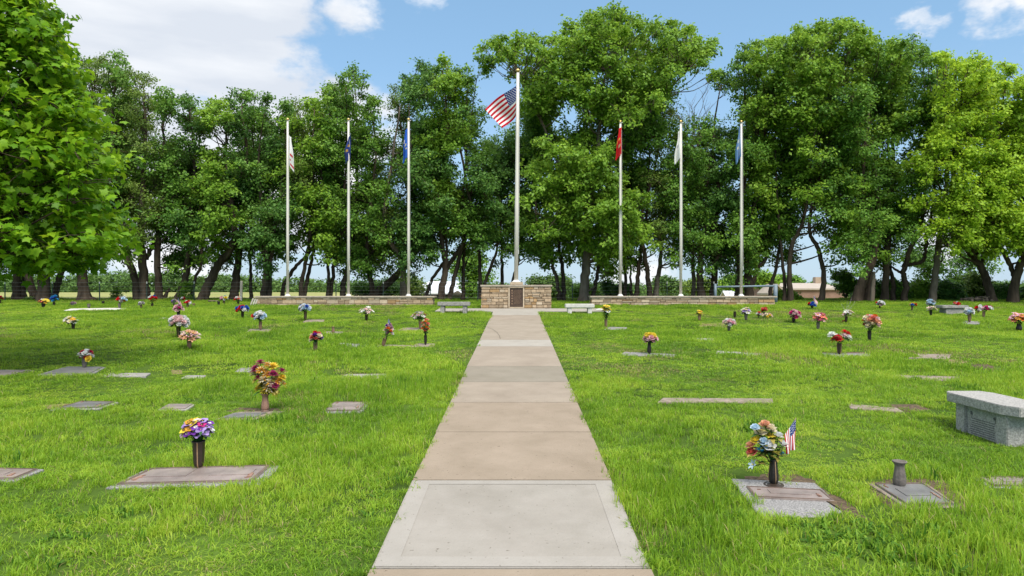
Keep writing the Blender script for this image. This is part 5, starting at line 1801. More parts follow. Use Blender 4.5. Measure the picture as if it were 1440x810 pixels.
# rank growth round the feet of the trees
hscale = np.where((Y_ > 28.6) & (np.abs(X) > 3), hscale * rng.uniform(.9, 1.7, N), hscale)
gmesh = bpy.data.meshes.new('grass')
gmesh.vertices.add(N)
gmesh.vertices.foreach_set('co', np.stack([X, Y_, Z_], -1).astype(np.float32).ravel())
a = gmesh.attributes.new('turn', 'FLOAT_VECTOR', 'POINT')
a.data.foreach_set('vector', np.stack([rng.normal(0, .10, N), rng.normal(0, .10, N), rng.uniform(0, 6.283, N)], -1).astype(np.float32).ravel())
a = gmesh.attributes.new('size', 'FLOAT_VECTOR', 'POINT')
wsc = rng.uniform(.85, 1.2, N)
a.data.foreach_set('vector', np.stack([wsc, wsc, hscale], -1).astype(np.float32).ravel())
a = gmesh.attributes.new('pick', 'INT', 'POINT')
a.data.foreach_set('value', pick)
grass = link(bpy.data.objects.new('grass', gmesh))
tag(grass, 'bright green uneven mown grass covering the cemetery lawn', 'grass', kind='stuff')
ng = bpy.data.node_groups.new('grass_scatter', 'GeometryNodeTree')
ng.interface.new_socket('Geometry', in_out='INPUT', socket_type='NodeSocketGeometry')
ng.interface.new_socket('Geometry', in_out='OUTPUT', socket_type='NodeSocketGeometry')
gi = ng.nodes.new('NodeGroupInput')
go = ng.nodes.new('NodeGroupOutput')
iop = ng.nodes.new('GeometryNodeInstanceOnPoints')
ci = ng.nodes.new('GeometryNodeCollectionInfo')
ci.inputs['Collection'].default_value = tufts
ci.inputs['Separate Children'].default_value = True
ci.inputs['Reset Children'].default_value = True


def nattr(nm, ty):
    n = ng.nodes.new('GeometryNodeInputNamedAttribute')
    n.data_type = ty
    n.inputs['Name'].default_value = nm
    return [o for o in n.outputs if o.enabled and o.name == 'Attribute'][0]


ng.links.new(gi.outputs[0], iop.inputs['Points'])
ng.links.new(ci.outputs[0], iop.inputs['Instance'])
iop.inputs['Pick Instance'].default_value = True
ng.links.new(nattr('pick', 'INT'), iop.inputs['Instance Index'])
ng.links.new(nattr('turn', 'FLOAT_VECTOR'), iop.inputs['Rotation'])
ng.links.new(nattr('size', 'FLOAT_VECTOR'), iop.inputs['Scale'])
ng.links.new(iop.outputs[0], go.inputs[0])
grass.modifiers.new('scatter', 'NODES').node_group = ng

# ------------------------------------------------------------------ leaves


def lobed(P, t1, t2, up, ll):
    # five pointed maple leaf as a fan of triangles
    prof = [(0.0, 0.0), (0.12, 0.20), (0.02, 0.42), (0.28, 0.36), (0.30, 0.46), (0.52, 0.60), (0.58, 0.34), (0.64, 0.22), (1.0, 0.0)]
    L1 = [(a, b) for a, b in prof]
    R1 = [(a, -b) for a, b in prof[-2:0:-1]]
    out = L1 + R1
    vs = [P + t1 * ll * .38]
    for (a, b) in out:
        vs.append(P + t1 * ll * a + t2 * ll * b - up * ll * (.14 * a * a + .25 * b * b))
    V = np.stack(vs, 1)
    nv = len(vs)
    base = np.arange(len(P))[:, None] * nv
    k_ = len(out)
    tri = np.array([(0, 1 + i, 1 + (i + 1) % k_) for i in range(k_)])
    Fc = (base[:, None, :] + tri[None]).reshape(-1, 3)
    return V.reshape(-1, 3), Fc, k_


def leaf_cloud(centres, radii, per, L_, seed, spray=0.24, squash=.8, m=10, lobes=False):
    """leaf sprays through the outer part of each clump; returns verts, faces, rnd"""
    r = np.random.default_rng(seed)
    C = np.asarray(centres, float)
    Rr = np.asarray(radii, float)
    cnt = np.maximum(2, (per * (Rr / Rr.mean()) ** 2 / m).astype(int))
    idx = np.repeat(np.arange(len(C)), cnt)
    T = len(idx)
    d = r.normal(size=(T, 3))
    d /= np.linalg.norm(d, axis=1, keepdims=True)
    d[:, 2] = np.where(d[:, 2] < -.3, d[:, 2] * .6, d[:, 2])
    u = r.uniform(.30, 1.0, T) ** .6
    tw = C[idx] + d * (Rr[idx] * u)[:, None] * np.array([1, 1, squash]) * r.uniform(.75, 1.38, T)[:, None]
    nrm_ = d * .55 + np.array([0, 0, .75]) + r.normal(0, .30, (T, 3))
    nrm_ /= np.linalg.norm(nrm_, axis=1, keepdims=True)
    trnd = r.uniform(0, 1, T)
    li = np.repeat(np.arange(T), m)
    NL = len(li)
    n = nrm_[li] + r.normal(0, .38, (NL, 3))
    n /= np.linalg.norm(n, axis=1, keepdims=True)
    t1 = r.normal(size=(NL, 3))
    t1 -= n * (t1 * n).sum(1, keepdims=True)
    t1 /= np.linalg.norm(t1, axis=1, keepdims=True)
    t1[:, 2] -= .25
    t1 /= np.linalg.norm(t1, axis=1, keepdims=True)
    t2 = np.cross(n, t1)
    t2 /= np.maximum(np.linalg.norm(t2, axis=1, keepdims=True), 1e-6)
    off = r.normal(0, spray, (NL, 3)) * np.array([1, 1, .55])
    P = tw[li] + off
    ll = (L_ * r.uniform(.65, 1.25, NL))[:, None]
    rnd = np.clip(.55 * trnd[li] + .45 * r.uniform(0, 1, NL), 0, 1)
    up = np.cross(t1, t2)
    if not lobes:
        w = ll * .36
        V = np.stack([P, P + t1 * ll * .45 + t2 * w - up * ll * .06, P + t1 * ll - up * ll * .16, P + t1 * ll * .45 - t2 * w - up * ll * .06], 1)
        base = np.arange(NL)[:, None] * 4
        Fc = base + np.array([[0, 1, 2, 3]])
        return V.reshape(-1, 3), Fc, rnd
    V, Fc, k_ = lobed(P, t1, t2, up, ll)
    return V, Fc, np.repeat(rnd, k_)


def bough_cloud(C, Rr, AX, per, L_, seed, m=9, spray=.12, lobes=False, flat=1.0):
    """foliage that hangs on side branches: every clump is a fan of branches that carry leaf sprays; also returns the branches"""
    r = np.random.default_rng(seed)
    C = np.asarray(C, float)
    Rr = np.asarray(Rr, float)
    out_ = C - np.asarray(AX, float)
    out_[:, 2] *= .8
    out_ /= np.maximum(np.linalg.norm(out_, axis=1, keepdims=True), 1e-6)
    cnt = np.maximum(3, np.round(4.5 + 5.5 * Rr / .9)).astype(int)
    bi = np.repeat(np.arange(len(C)), cnt)
    B = len(bi)
    d = out_[bi] * .55 + r.normal(0, .62, (B, 3)) * np.array([1, 1, flat]) + np.array([0, 0, .22 * flat])
    d /= np.linalg.norm(d, axis=1, keepdims=True)
    ln = Rr[bi] * r.uniform(.75, 1.55, B)
    st = C[bi] - out_[bi] * (Rr[bi] * .45)[:, None] + r.normal(0, .10, (B, 3)) * Rr[bi][:, None]
    en = st + d * ln[:, None]
    en[:, 2] -= .10 * ln
    ntw = np.maximum(2, np.round(per * (Rr[bi] / .8) ** 2 / cnt[bi] / m * r.uniform(.5, 1.5, B))).astype(int)
    ti = np.repeat(np.arange(B), ntw)
    T = len(ti)
    t = r.uniform(.22, 1.03, T) ** .8
    lat = r.normal(0, 1, (T, 3)) * (ln[ti] * (.19 - .09 * t))[:, None] * np.array([1, 1, .7])
    tw = st[ti] + (en[ti] - st[ti]) * t[:, None] + lat
    n0 = d[ti] * .35 + np.array([0, 0, .85]) + r.normal(0, .34, (T, 3))
    n0 /= np.linalg.norm(n0, axis=1, keepdims=True)
    trnd = np.clip(r.normal(.5, .22, T) + r.normal(0, .14, len(C))[bi[ti]], 0, 1)
    li = np.repeat(np.arange(T), m)
    NL = len(li)
    n = n0[li] + r.normal(0, .42, (NL, 3))
    n /= np.linalg.norm(n, axis=1, keepdims=True)
    t1 = r.normal(size=(NL, 3)) + d[ti][li] * .6
    t1 -= n * (t1 * n).sum(1, keepdims=True)
    t1 /= np.maximum(np.linalg.norm(t1, axis=1, keepdims=True), 1e-6)
    t1[:, 2] -= .35
    t1 /= np.linalg.norm(t1, axis=1, keepdims=True)
    t2 = np.cross(n, t1)
    t2 /= np.maximum(np.linalg.norm(t2, axis=1, keepdims=True), 1e-6)
    up = np.cross(t1, t2)
    P = tw[li] + r.normal(0, spray, (NL, 3)) * np.array([1, 1, .6])
    ll = (L_ * r.uniform(.6, 1.3, NL))[:, None]
    if lobes:
        V, Fc, k_ = lobed(P, t1, t2, up, ll)
        return V, Fc, np.repeat(np.clip(.6 * trnd[li] + .4 * r.uniform(0, 1, NL), 0, 1), k_), (st, en, bi)
    w = ll * .33
    V = np.stack([P, P + t1 * ll * .45 + t2 * w - up * ll * .06, P + t1 * ll - up * ll * .18, P + t1 * ll * .45 - t2 * w - up * ll * .06], 1)
    Fc = np.arange(NL)[:, None] * 4 + np.array([[0, 1, 2, 3]])
    rnd = np.clip(.6 * trnd[li] + .4 * r.uniform(0, 1, NL), 0, 1)
    return V.reshape(-1, 3), Fc, rnd, (st, en, bi)


LEAF = {
    'mid': leaf_mat('leaf_mid', (0.050, 0.132, 0.018), (0.113, 0.244, 0.029), (0.221, 0.382, 0.050), .34),
    'dark': leaf_mat('leaf_dark', (0.037, 0.105, 0.020), (0.086, 0.198, 0.034), (0.171, 0.310, 0.056), .32),
    'olive': leaf_mat('leaf_olive', (0.072, 0.132, 0.025), (0.149, 0.237, 0.040), (0.263, 0.363, 0.069), .34),
    'light': leaf_mat('leaf_light', (0.086, 0.185, 0.020), (0.178, 0.329, 0.031), (0.314, 0.488, 0.056), .38),
    'bright': leaf_mat('leaf_bright', (0.136, 0.258, 0.016), (0.270, 0.435, 0.027), (0.441, 0.618, 0.050), .42),
    'maple': leaf_mat('leaf_maple', (0.055, 0.160, 0.009), (0.155, 0.325, 0.013), (0.32, 0.50, 0.022), .42, .45, .18),
    'far': leaf_mat('leaf_far', (0.055, 0.110, 0.032), (0.095, 0.175, 0.045), (0.15, 0.24, 0.065), .25, .8, .08),
    'ivy': leaf_mat('leaf_ivy', (0.064, 0.154, 0.019), (0.141, 0.282, 0.028), (0.256, 0.410, 0.058), .2),
}


def wobble(pts, amt, seed, sub=5):
    """smooth a polyline (Catmull-Rom) and shake it a little"""
    r = random.Random(seed)
    pts = [Vector(p) for p in pts]
    P = [pts[0] * 2 - pts[1]] + pts + [pts[-1] * 2 - pts[-2]]
    out = []
    for i in range(1, len(P) - 2):
        a, b, c, d = P[i - 1], P[i], P[i + 1], P[i + 2]
        for s in range(sub):
            t = s / sub
            out.append(0.5 * ((2 * b) + (c - a) * t + (2 * a - 5 * b + 4 * c - d) * t * t + (3 * b - a - 3 * c + d) * t ** 3))
    out.append(pts[-1])
    for i in range(1, len(out)):
        out[i] = out[i] + Vector((r.gauss(0, amt), r.gauss(0, amt), r.gauss(0, amt * .4)))
    return out


def rough_tube(mb, pts, rads, n, seed):
    """bark: the section swells and folds"""
    r = random.Random(seed)
    o0 = len(mb.v)
    mb.tube(pts, rads, n)
    ph = [r.uniform(0, 6.28) for _ in range(3)]
    for i, p in enumerate(pts):
        for k in range(n):
            a = 2 * math.pi * k / n
            f = 1 + .10 * math.sin(3 * a + ph[0] + i * .25) + .07 * math.sin(5 * a + ph[1] - i * .4)
            v = Vector(mb.v[o0 + i * n + k])
            mb.v[o0 + i * n + k] = tuple(p + (v - p) * f)


# (label, depth, crown centre px, crown weight, leaf kind, bark, [stems: (width px, [(px,py), ...])])
TREES = [
    ('double trunked tree farthest left behind the maple leaves', 31.0, 10, 1.0, 'mid', 'bark', [(11, [(25, 425), (23, 400), (26, 370), (22, 330)]), (9, [(34, 425), (31, 400), (27, 370), (36, 320)])]),
    ('left leaning trunk, second in the row behind the maple', 30.6, 45, .8, 'dark', 'bark', [(11, [(50, 425), (45, 408), (37, 380), (34, 330)])]),
    ('stoutest straight trunk behind the maple leaves', 30.2, 70, 1.0, 'mid', 'bark', [(17, [(62, 425), (62, 400), (62, 370), (66, 320)])]),
    ('right leaning trunk beside the blue flowers', 31.0, 100, .9, 'mid', 'bark', [(9, [(74, 424), (80, 405), (87, 380), (98, 330)])]),
    ('lone trunk with a wide flared foot on the left', 30.5, 135, 1.0, 'olive', 'bark', [(14, [(121, 424), (117, 408), (117, 390), (122, 340), (128, 290)])]),
    ('left member of the pair of trunks, leaning away left', 30.6, 165, .9, 'mid', 'bark', [(11, [(195, 424), (191, 400), (183, 372), (176, 340), (166, 290)])]),
    ('tall upright trunk right beside the left leaning one', 30.3, 200, 1.1, 'olive', 'bark', [(14, [(204, 424), (202, 395), (200, 360), (198, 320), (202, 250)]), (7, [(205, 365), (215, 345), (222, 325)])]),
    ('trunk with a broken stub low on its right', 30.4, 240, 1.0, 'mid', 'bark', [(11, [(224, 424), (222, 395), (221, 360), (226, 320), (232, 270)]), (7, [(228, 422), (234, 413), (238, 406)])]),
    ('trunk wrapped in green ivy at its foot', 30.8, 265, .9, 'dark', 'bark', [(10, [(249, 425), (256, 405), (262, 385), (266, 350), (268, 300)]), (5, [(268, 424), (271, 405), (276, 388), (284, 360)])]),
    ('strongly right leaning trunk left of the pale post', 30.3, 305, 1.1, 'light', 'bark', [(14, [(283, 424), (290, 408), (298, 392), (307, 372), (330, 335)]), (7, [(287, 412), (289, 400), (290, 392)])]),
    ('dark trunk just left of the pale wooden post', 31.2, 335, 1.0, 'dark', 'bark', [(12, [(328, 424), (331, 405), (334, 380), (337, 340), (345, 280)])]),
    ('thin straight trunk between pale post and low wall', 31.5, 355, .7, 'mid', 'bark', [(5, [(353, 424), (353, 400), (353, 375), (351, 330)])]),
    ('thick double trunk left of the farthest left flagpole', 30.2, 378, 1.1, 'dark', 'bark', [(9, [(370, 424), (372, 400), (374, 370), (372, 320), (366, 270)]), (8, [(377, 424), (379, 400), (380, 370), (386, 320), (394, 270)])]),
    ('thin curved trunk bending right behind the first flagpole', 31.0, 425, .7, 'olive', 'bark', [(6, [(394, 420), (400, 400), (410, 383), (424, 367), (437, 352), (445, 325)])]),
    ('forked tree right of the farthest left flagpole', 30.4, 440, 1.1, 'light', 'bark', [(6.5, [(423, 420), (425, 395), (430, 365), (436, 330), (440, 270)]), (6, [(427, 420), (432, 395), (438, 365), (446, 338), (458, 300)])]),
    ('slim forked tree left of the second flagpole', 30.8, 478, 1.0, 'mid', 'bark', [(5, [(461, 420), (462, 395), (461, 370), (459, 335)]), (6, [(464, 420), (467, 395), (472, 365), (478, 340), (484, 270)])]),
    ('short thick trunk right behind the second flagpole', 31.3, 500, .8, 'mid', 'bark', [(8, [(482, 420), (483, 402), (487, 385), (494, 350), (500, 300)])]),
    ('trunk leaning left between second and third flagpoles', 30.8, 525, .9, 'mid', 'bark', [(8, [(525, 420), (522, 400), (519, 378), (516, 340), (522, 280)])]),
    ('very slanted thick trunk behind the low wall, leaning right', 31.6, 560, .8, 'olive', 'bark', [(11, [(520, 419), (533, 410), (548, 396), (561, 383), (580, 360), (590, 320)])]),
    ('pale trunk branching left beside the third flagpole', 30.3, 572, 1.0, 'dark', 'bark_pale', [(10, [(568, 421), (567, 400), (566, 378), (560, 355), (548, 340), (540, 310)]), (6, [(567, 385), (571, 360), (572, 320), (575, 270)])]),
    ('thin trunk slanting right in front of the white roof', 30.8, 605, .7, 'dark', 'bark', [(5, [(596, 418), (603, 403), (613, 385), (622, 372), (628, 350)])]),
    ('twisted trunk forking wide left of the memorial', 30.3, 628, 1.1, 'light', 'bark', [(10, [(621, 424), (621, 408), (625, 390), (626, 370), (622, 345), (620, 300)]), (7, [(625, 385), (633, 368), (645, 352), (655, 335), (664, 300)])]),
    ('long slim trunk slanting right behind the grey bench', 30.6, 655, .9, 'mid', 'bark', [(7, [(630, 423), (637, 400), (643, 375), (650, 345), (656, 318), (662, 270)])]),
    ('slim straight trunk between the grey bench and the memorial', 31.0, 668, .8, 'mid', 'bark', [(5.5, [(651, 423), (652, 400), (652, 375), (653, 345), (650, 300)])]),
    ('two trunks just left of the memorial wall', 31.0, 690, 1.0, 'dark', 'bark', [(7, [(676, 423), (675, 400), (675, 375), (673, 340)]), (6, [(677, 423), (682, 398), (690, 375), (700, 345), (706, 300)])]),
    ('straight thin trunk behind the memorial left of its flagpole', 32.0, 712, .7, 'dark', 'bark', [(6, [(706, 423), (706, 395), (706, 365), (704, 320)])]),
    ('thin trunk hidden behind the tallest flagpole', 32.5, 740, .7, 'mid', 'bark', [(5, [(718, 423), (721, 398), (727, 375), (732, 340), (738, 290)])]),
    ('forked tree right of the memorial with a curving left stem', 30.5, 775, 1.0, 'light', 'bark', [(6, [(788, 424), (784, 400), (777, 370), (766, 345), (758, 325), (752, 280)]), (7, [(793, 424), (793, 400), (790, 372), (786, 340), (790, 290)])]),
    ('tallest tree with the biggest trunk, rising right of the memorial', 29.8, 850, 2.4, 'light', 'bark_pale', [(14, [(820, 424), (822, 400), (825, 370), (827, 335), (832, 270), (842, 190), (852, 100)]), (6, [(826, 335), (800, 270), (765, 180), (730, 110)]), (6, [(832, 270), (880, 200), (930, 140), (965, 100)])]),
    ('slim trunk leaning right behind the tallest tree', 31.0, 868, .8, 'dark', 'bark', [(6, [(831, 424), (837, 402), (842, 375), (849, 350), (858, 310)])]),
    ('thin trunk directly behind the red flag pole', 31.8, 885, .6, 'mid', 'bark', [(5, [(878, 421), (879, 395), (879, 360), (877, 320)])]),
    ('thinnest upright trunk right of the red flag pole', 31.5, 900, .6, 'mid', 'bark', [(4, [(888, 421), (887, 395), (887, 370), (889, 340)])]),
    ('slightly curved dark trunk right of the thinnest one', 31.0, 915, .8, 'mid', 'bark', [(7, [(894, 421), (896, 400), (898, 375), (902, 350), (910, 300)])]),
    ('left trunk of the V shaped pair between right flagpoles', 30.6, 935, .9, 'olive', 'bark', [(8, [(915, 421), (912, 400), (909, 375), (905, 345), (904, 300)])]),
    ('right trunk of the V shaped pair between right flagpoles', 30.6, 955, .9, 'mid', 'bark_pale', [(8, [(922, 421), (924, 400), (927, 375), (930, 345), (938, 280)])]),
    ('stout trunk between white flag pole and blue pipe rail', 30.8, 985, 1.0, 'mid', 'bark', [(11, [(986, 421), (985, 398), (985, 370), (989, 340), (992, 280)])]),
    ('dark trunk behind the left end of the blue pipe rail', 31.2, 1015, 1.0, 'dark', 'bark', [(10, [(1003, 421), (1004, 398), (1005, 370), (1004, 330), (1010, 270)])]),
    ('dark trunk left behind the farthest right flagpole', 30.8, 1045, .9, 'mid', 'bark', [(9, [(1037, 421), (1038, 398), (1039, 370), (1040, 320), (1046, 260)])]),
    ('thick dark trunk with a right branch behind the pipe rail', 30.8, 1070, 1.1, 'light', 'bark', [(13, [(1054, 421), (1053, 400), (1052, 378), (1056, 340), (1064, 270)]), (6, [(1056, 402), (1062, 388), (1067, 376), (1078, 350)])]),
    ('slim curved trunk right of the blue pipe rail', 31.0, 1100, .7, 'mid', 'bark', [(5.5, [(1082, 423), (1085, 400), (1091, 380), (1095, 350), (1100, 310)])]),
    ('forked tree left of the brown building with tall crown', 30.0, 1160, 1.5, 'light', 'bark', [(8, [(1112, 425), (1110, 395), (1111, 365), (1116, 340), (1126, 320), (1138, 270), (1158, 150)]), (5, [(1104, 425), (1103, 395), (1100, 365), (1097, 335)])]),
    ('S curved trunk in front of the brown building', 30.0, 1170, .8, 'mid', 'bark', [(8, [(1153, 424), (1158, 402), (1157, 375), (1150, 350), (1142, 335), (1138, 318), (1146, 270)])]),
    ('massive leaning trunk right of the brown building', 29.4, 1225, 1.3, 'mid', 'bark', [(15, [(1204, 427), (1208, 405), (1217, 385), (1228, 360), (1235, 300), (1228, 200)]), (9, [(1218, 427), (1221, 400), (1224, 375), (1215, 340)])]),
    ('straight dark trunk right of the massive leaning one', 30.2, 1262, 1.0, 'light', 'bark', [(10, [(1244, 426), (1245, 400), (1247, 370), (1250, 330), (1256, 250)]), (6, [(1257, 426), (1256, 400), (1252, 375), (1247, 350)])]),
    ('crooked trunk with a U bent branch on the right', 29.8, 1290, 1.0, 'mid', 'bark', [(8, [(1271, 426), (1274, 405), (1270, 388), (1272, 375), (1282, 345), (1293, 325), (1300, 280)]), (5, [(1270, 374), (1285, 371), (1298, 367), (1302, 350), (1303, 330), (1310, 300)]), (4, [(1268, 384), (1258, 378), (1249, 371)])]),
    ('brown straight trunk leaning right near the far bench', 29.2, 1335, 1.1, 'bright', 'bark_pale', [(10, [(1310, 427), (1313, 400), (1317, 370), (1322, 330), (1330, 260)])]),
    ('left leaning trunk at the right, arching over the far bench', 29.2, 1375, 1.2, 'bright', 'bark', [(11, [(1398, 427), (1391, 405), (1384, 385), (1372, 365), (1356, 345), (1340, 310)])]),
    ('forked trunk at the right edge with bright leaves', 28.6, 1440, 1.3, 'bright', 'bark', [(13, [(1425, 429), (1426, 405), (1430, 385), (1436, 370), (1448, 340)]), (7, [(1428, 390), (1419, 370), (1408, 350), (1395, 320)])]),
    ('tree just beyond the right edge of the picture', 29.5, 1540, 1.6, 'mid', 'bark', [(14, [(1530, 428), (1532, 390), (1528, 340), (1535, 270)])]),
    ('tree just beyond the left edge of the picture', 30.5, -70, 1.6, 'mid', 'bark', [(14, [(-60, 425), (-62, 390), (-58, 340), (-65, 270)])]),
]
SKY_X = [-220, 0, 60, 110, 135, 160, 200, 240, 280, 310, 345, 380, 430, 462, 482, 505, 522, 540, 556, 575, 605, 650, 668, 676, 692, 720, 760, 785, 820, 850, 880, 905, 920, 960, 990, 1004, 1012, 1025, 1050, 1100, 1150, 1192, 1215, 1235, 1290, 1330, 1380, 1440, 1660]
SKY_Y = [120, 110, 100, 90, 82, 80, 112, 132, 150, 150, 134, 136, 150, 132, 98, 108, 140, 155, 120, 108, 90, 102, 118, 80, 64, 60, 66, 56, 36, 20, 24, 44, 32, 48, 60, 74, 120, 108, 76, 60, 44, 35, 62, 76, 64, 90, 92, 108, 120]
SKY_Y = [y + (15 if x < 600 else 8) for x, y in zip(SKY_X, SKY_Y)]
LOW_X = [-220, 0, 130, 180, 215, 240, 270, 300, 330, 350, 380, 405, 440, 470, 490, 530, 560, 590, 610, 640, 680, 710, 750, 780, 820, 850, 885, 920, 960, 1000, 1045, 1080, 1105, 1122, 1150, 1172, 1200, 1240, 1280, 1300, 1345, 1380, 1410, 1440, 1660]
LOW_Y = [360, 370, 375, 345, 345, 372, 380, 368, 378, 352, 384, 364, 346, 368, 382, 388, 386, 384, 366, 348, 374, 352, 372, 374, 352, 382, 384, 352, 374, 386, 384, 366, 382, 318, 318, 366, 384, 366, 352, 330, 352, 366, 356, 372, 375]
GAPS = [(690, 122, 26), (700, 165, 22), (978, 130, 28), (1002, 150, 18), (968, 162, 16), (540, 165, 14), (388, 150, 14), (1140, 340, 18), (655, 250, 10), (1345, 255, 12), (235, 185, 14), (1275, 205, 12), (300, 200, 12)]

rb_ = np.random.default_rng(21)
blobs = {i: [] for i in range(len(TREES))}
cxs = np.array([t[2] for t in TREES], float)
wts = np.array([t[3] for t in TREES], float)
for ps in range(3):
    gx_ = -225.0 + 9 * ps
    while gx_ < 1665:
        top = np.interp(gx_, SKY_X, SKY_Y)
        low = np.interp(gx_, LOW_X, LOW_Y)
        gy_ = top + rb_.uniform(6, 26)
        first = True
        while gy_ < low:
            x = gx_ + rb_.uniform(-17, 17)
            top2 = np.interp(x, SKY_X, SKY_Y)
            r = rb_.uniform(17, 31)
            if gy_ - top2 < 60:
                r = rb_.uniform(11, 21)
            y = max(gy_ + rb_.uniform(-10, 10), top2 + r * .8)
            low2 = np.interp(x, LOW_X, LOW_Y)
            if y + r * .8 > low2:
                r = max(9, min(r, (low2 - y) / .8 + 6))
            gap = any((x - a) ** 2 + (y - b) ** 2 < (c + r * .55) ** 2 for (a, b, c) in GAPS)
            nse = math.sin(x * .045 + y * .031) + math.sin(x * .083 - y * .057 + 2) + math.sin(y * .11 + x * .02)
            keep_ = not gap and (nse > -1.1 or rb_.uniform() < .25)
            # thinner, airier foliage in the lower part so trunks and light show through
            fr = (y - top2) / max(low2 - top2, 1)
            if fr > .80 and rb_.uniform() < .18:
                keep_ = False
            if keep_:
                dist = np.abs(cxs - x) / (wts * 40) + rb_.uniform(0, .55, len(cxs))
                # the tallest tree owns the high dome in the middle
                if 678 < x < 1008 and y < 150 + .0 * x:
                    ti = 28
                elif 1085 < x < 1235 and y < 120:
                    ti = 40
                else:
                    ti = int(np.argmin(dist))
                blobs[ti].append((x, y, r, ps))
            gy_ += rb_.uniform(24, 36)
        gx_ += rb_.uniform(22, 30)
# the back of the row: foliage that closes the canopy between the crowns
gx_ = -225.0
while gx_ < 1665:
    top = np.interp(gx_, SKY_X, SKY_Y) + rb_.uniform(14, 34)
    low = np.interp(gx_, LOW_X, LOW_Y) - rb_.uniform(0, 22)
    gy_ = top + 14
    while gy_ < low - 10:
        x, y, r = gx_ + rb_.uniform(-14, 14), gy_ + rb_.uniform(-9, 9), rb_.uniform(19, 29)
        if not any((x - a) ** 2 + (y - b) ** 2 < (c + r * .7) ** 2 for (a, b, c) in GAPS) and rb_.uniform() < .68:
            ti = 28 if 700 < x < 960 and y < 150 else 40 if 1085 < x < 1235 and y < 120 else int(np.argmin(np.abs(cxs - x) / (wts * 40) + rb_.uniform(0, .5, len(cxs))))
            blobs[ti].append((x, y, r, 5))
        gy_ += rb_.uniform(26, 36)
    gx_ += rb_.uniform(27, 35)
# feathery shoots along the skyline
x = -225.0
while x < 1665:
    top = np.interp(x, SKY_X, SKY_Y)
    for q_ in range(5):
        r = rb_.uniform(3.5, 9)
        xx, yy = x + rb_.uniform(-7, 7), top - rb_.uniform(-14, 20)
        if not any((xx - a) ** 2 + (yy - b) ** 2 < c * c for (a, b, c) in GAPS):
            ti = 28 if 678 < xx < 1008 else 40 if 1085 < xx < 1235 and yy < 120 else int(np.argmin(np.abs(cxs - xx) / (wts * 40)))
            blobs[ti].append((xx, yy, r, q_ % 3))
    x += rb_.uniform(7, 16)
# extra low sweeps: the drooping boughs of the tallest tree and the bright tree at the right
for (x, y, r) in [(775, 215, 26), (790, 250, 27), (765, 262, 24), (805, 285, 26), (840, 300, 25), (780, 300, 22), (830, 255, 26), (870, 290, 24), (895, 320, 20), (860, 330, 22), (745, 240, 20), (815, 220, 24), (850, 225, 24), (905, 280, 22), (735, 285, 15), (760, 320, 15)]:
    blobs[28].append((x, y, r, 3))
for (x, y, r) in [(1310, 205, 20), (1340, 195, 22), (1365, 215, 24), (1395, 250, 22), (1330, 235, 22), (1355, 262, 24), (1385, 285, 24), (1415, 300, 22), (1340, 300, 22), (1370, 320, 20), (1400, 330, 18), (1425, 345, 16), (1310, 330, 16), (1295, 285, 20), (1435, 320, 20)]:
    blobs[46].append((x, y, r, 3))


def small_tree(name, label, cat, D, cxp, base_y_px, blobs_px, leafk, stems, bark='bark', leaf_len=0.13, per=700, seed=0, group=None, spray=.2, depth=None):
    pass


